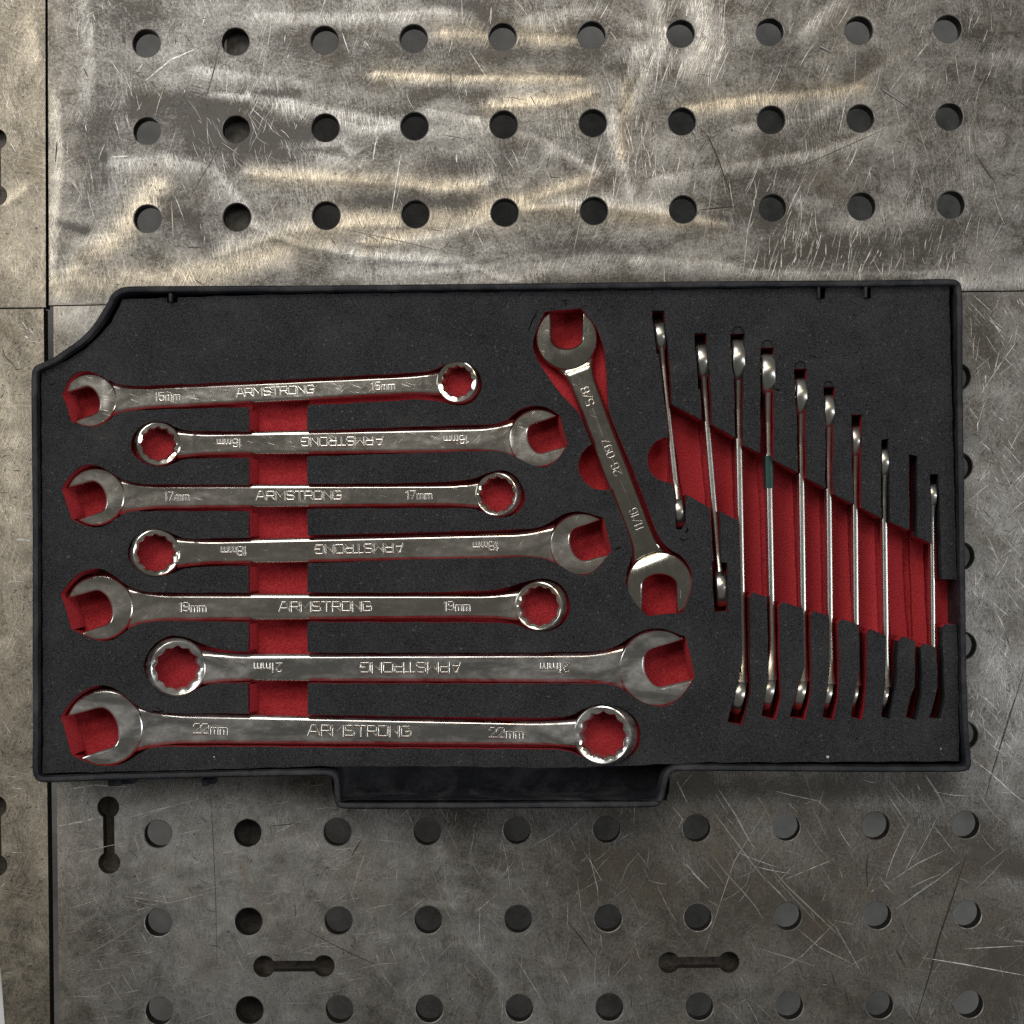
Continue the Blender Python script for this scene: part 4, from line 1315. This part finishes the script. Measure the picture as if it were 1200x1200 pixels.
# double open-ended wrench lying at a slant
zd = POCKET + 0.0053
kd = unit(zd)
pa, pb = at(664, 397, zd + .004), at(773, 685.5, zd + .004)
dbl = thing("open_end_wrench", "double open-ended chrome wrench marked 5/8 and 11/16 lying at a slant", "wrench", (pa.x, pa.y, zd))
dv = (pb - pa).to_2d(); Ld = dv.length; ang = math.atan2(dv.y, dv.x)
dbl.rotation_euler = (0, 0, ang)
bmh = open_head(36.3 * kd, 0.0159 / 2 * 1.05, 90 - math.degrees(ang), 0.0092, 0.0058, 0.0010)
bm_obj("open_jaw", bmh, M_CHROME_C, dbl, 38)
bmh = open_head(39.3 * kd, 0.0175 / 2 * 1.05, 90 - math.degrees(ang), 0.0098, 0.006, 0.0010)
o = bm_obj("open_jaw", bmh, M_CHROME_C, dbl, 38)
# the far jaw leaves its neck towards -x
for vtx in o.data.vertices:
    vtx.co = Vector((-vtx.co.x, -vtx.co.y, vtx.co.z)) + Vector((Ld, 0, 0))
v, f = shank(35.5 * kd * 0.80, Ld - 38.5 * kd * 0.8, 30 * kd, 32 * kd, 0.0062, 0.0064, 0.55, 0.5, 0.15, 0.15)
mesh_obj("handle", v, f, M_CHROME_C, dbl, 32)
uxd = dv.normalized()
for s, c, wd, h in (("5/8", (688.5, 464.5), 21, 9), ("26-097", (717, 536), 44, 9), ("11/16", (746, 609), 26, 9)):
    q = (at(c[0], c[1], zd + .004) - pa).to_2d()
    o = put_text(dbl, s, q.dot(uxd), h * kd, wd * kd, 0.0031, True, M_CHROME, stroke=h * kd * 0.17)
    off = q.dot(Vector((-uxd.y, uxd.x)))
    for vtx in o.data.vertices:
        vtx.co.y += off
for a, b in (((694.5, 478), (706.5, 511)), ((727, 562), (740, 594))):
    qa, qb = (at(*a, zd + .004) - pa).to_2d(), (at(*b, zd + .004) - pa).to_2d()
    nn = Vector((-uxd.y, uxd.x))
    xa, ya, xb, yb = qa.dot(uxd), qa.dot(nn), qb.dot(uxd), qb.dot(nn)
    h = 0.0007
    mesh_obj("raised_line", [(xa, ya - h, .0030), (xb, yb - h, .0030), (xb, yb, .00325), (xa, ya, .00325), (xb, yb + h, .0030), (xa, ya + h, .0030)], [(0, 1, 2, 3), (3, 2, 4, 5)], M_CHROME, dbl)

# wrenches standing on edge
GE = "wrenches standing on edge in the slots"


def on_edge(label, top, bot, Rh_mm, hw_mm, t_h, t_head, ring_mm=None, lift=0.0, af=None, tape=None):
    """top, bot: image coordinates of the two tips"""
    zc = ZF - Rh_mm / 1000.0 + lift / 1000.0
    zh = zc + hw_mm / 2000.0
    a, b = at(top[0], top[1], zh), at(bot[0], bot[1], zh)
    d = (b - a).to_2d(); tot = d.length; ux = d.normalized()
    ang = math.atan2(ux.y, ux.x)
    Rh = Rh_mm / 1000.0
    r2 = (ring_mm or Rh_mm * 0.95) / 1000.0
    org = a + Vector((ux.x, ux.y, 0)) * Rh
    root = thing("edge_wrench", label, "wrench", (org.x, org.y, zc), GE)
    # local x along the shank, local z sideways (towards the left of the tray)
    root.rotation_euler = (Matrix.Rotation(ang, 3, 'Z') @ Matrix.Rotation(R(90), 3, 'X')).to_euler()
    L = tot - Rh - r2
    th, hd = t_h / 1000.0, t_head / 1000.0
    hw = hw_mm / 1000.0
    half = (af or Rh_mm * 0.95) / 2000.0
    bm_obj("open_jaw", open_head(Rh, half, 165, hd, th, hd * 0.15), M_CHROME_E, root, 38)
    if ring_mm:
        v, f = shank(Rh * 0.72, L - r2 * 0.55, hw, hw * 0.9, th, th, 0.5, 0.85, 0.0, 0.0, lift1=hd * 0.35, edgewise=True)
        mesh_obj("handle", v, f, M_CHROME_E, root, 32)
        v, f = box_ring(r2, r2 * 2 * 0.68, hd * 1.0, 13, hd * 0.55)
        v = [Vector((p.x + L, p.y, p.z)) for p in v]
        mesh_obj("box_ring", v, f, M_CHROME_E, root, 28)
    else:
        v, f = shank(Rh * 0.72, L - r2 * 0.72, hw, hw * 0.95, th, th, 0.5, 0.5, 0.0, 0.0, edgewise=True)
        mesh_obj("handle", v, f, M_CHROME_E, root, 32)
        o = bm_obj("open_jaw", open_head(r2, half * 0.9, 165, hd, th, hd * 0.15), M_CHROME_E, root, 38)
        for q in o.data.vertices:
            q.co = Vector((L - q.co.x, -q.co.y, q.co.z))
    if tape:
        x0, x1 = (tape[0] * unit(zh) - Rh), (tape[1] * unit(zh) - Rh)
        v, f = shank(x0, x1, hw * 1.04, hw * 1.04, th * 1.35, th * 1.35, 0, 0, 0, 0, edgewise=True)
        o = mesh_obj("tape_wrap", v, f, mat_plain("green_tape", (0.006, 0.045, 0.036), 0.38, var=0.2, vscale=400), root, 32)
        o["label"] = "dark green tape band round the handle"
    return root


on_edge("short open-ended chrome wrench on edge, leftmost in the slots", (771.5, 373), (797.5, 618), 9.5, 9, 3.0, 5.4, None, -2.0)
on_edge("second chrome wrench on edge from the left, open at both ends", (821, 398), (847, 711), 11.5, 10, 3.2, 6.1, None, -1.5)
on_edge("long chrome wrench on edge with its thick jaw proud, left of the taped one", (864, 391), (872.5, 838), 14.0, 11, 3.6, 7.1, 11.5, 0.8)
on_edge("chrome wrench on edge with green tape round its handle", (899, 408), (907, 833), 13.5, 11, 3.6, 7.6, 11, 1.5, tape=(126, 164))
on_edge("chrome wrench on edge just right of the green taped one", (938, 437), (943.5, 833), 12.5, 10.5, 3.5, 6.2, 10.5, 0.3)
on_edge("chrome wrench on edge, second to the right of the green taped one", (970.6, 457), (974.5, 833), 11.5, 10, 3.3, 5.7, 9.5, 0.2)
on_edge("chrome wrench on edge with a deep set jaw, two left of the empty slot", (1002, 494), (1004.5, 833), 10.5, 9, 3.2, 4.8, 9, -1.8)
on_edge("small chrome wrench on edge, directly left of the empty slot", (1036, 521), (1040, 833), 9.5, 8.5, 3.2, 4.6, 8.5, -0.4)
on_edge("smallest chrome wrench on edge, right of the empty slot", (1092.5, 563), (1095, 832), 8.0, 7.5, 2.8, 3.8, 7.5, -1.5)


# ------------------------------------------------------------------ loose bits
def sliver(u0, v0, u1, v1, r, label):
    a, b = at(u0, v0), at(u1, v1)
    bm = bmesh.new()
    d = (b - a); L = d.length
    bmesh.ops.create_cone(bm, cap_ends=True, segments=7, radius1=r, radius2=r * 0.7, depth=L)
    for x in bm.verts:
        x.co.x += 0.2 * r * math.sin(x.co.z * 900)
        x.co.y *= 0.7
    q = d.to_track_quat('Z', 'Y')
    for x in bm.verts:
        x.co = q @ x.co + (a + b) / 2 + Vector((0, 0, r * 0.9))
    tag(bm_obj("metal_sliver", bm, mat_plain("sliver_steel", (0.35, 0.36, 0.38), 0.4, 0.9), None, 40), label, "metal sliver")


sliver(961.5, 54.5, 973, 61, 0.0009, "short dark steel sliver near the back edge of the table")
sliver(1035, 105, 1063, 124.5, 0.0007, "long thin steel sliver between two table holes at the right")


def crumb(u, v, z, s, label, col):
    bm = bmesh.new()
    bmesh.ops.create_icosphere(bm, subdivisions=2, radius=s)
    for x in bm.verts:
        x.co = x.co * random.uniform(0.75, 1.15)
        x.co.z *= 0.6
        x.co += at(u, v, z) + Vector((0, 0, s * 0.45))
    tag(bm_obj("crumb", bm, mat_plain("crumb_" + str(int(u)), col, 0.8), None, 60), label, "crumb")


crumb(970, 887, ZF, 0.0009, "pale crumb on the black foam at the lower right", (0.62, 0.60, 0.50))
crumb(251, 887, ZF, 0.0005, "tiny pale speck on the foam below the largest wrench", (0.5, 0.5, 0.46))
crumb(1102.5, 877.5, ZF, 0.0005, "tiny grey speck on the foam near its right front corner", (0.4, 0.4, 0.4))
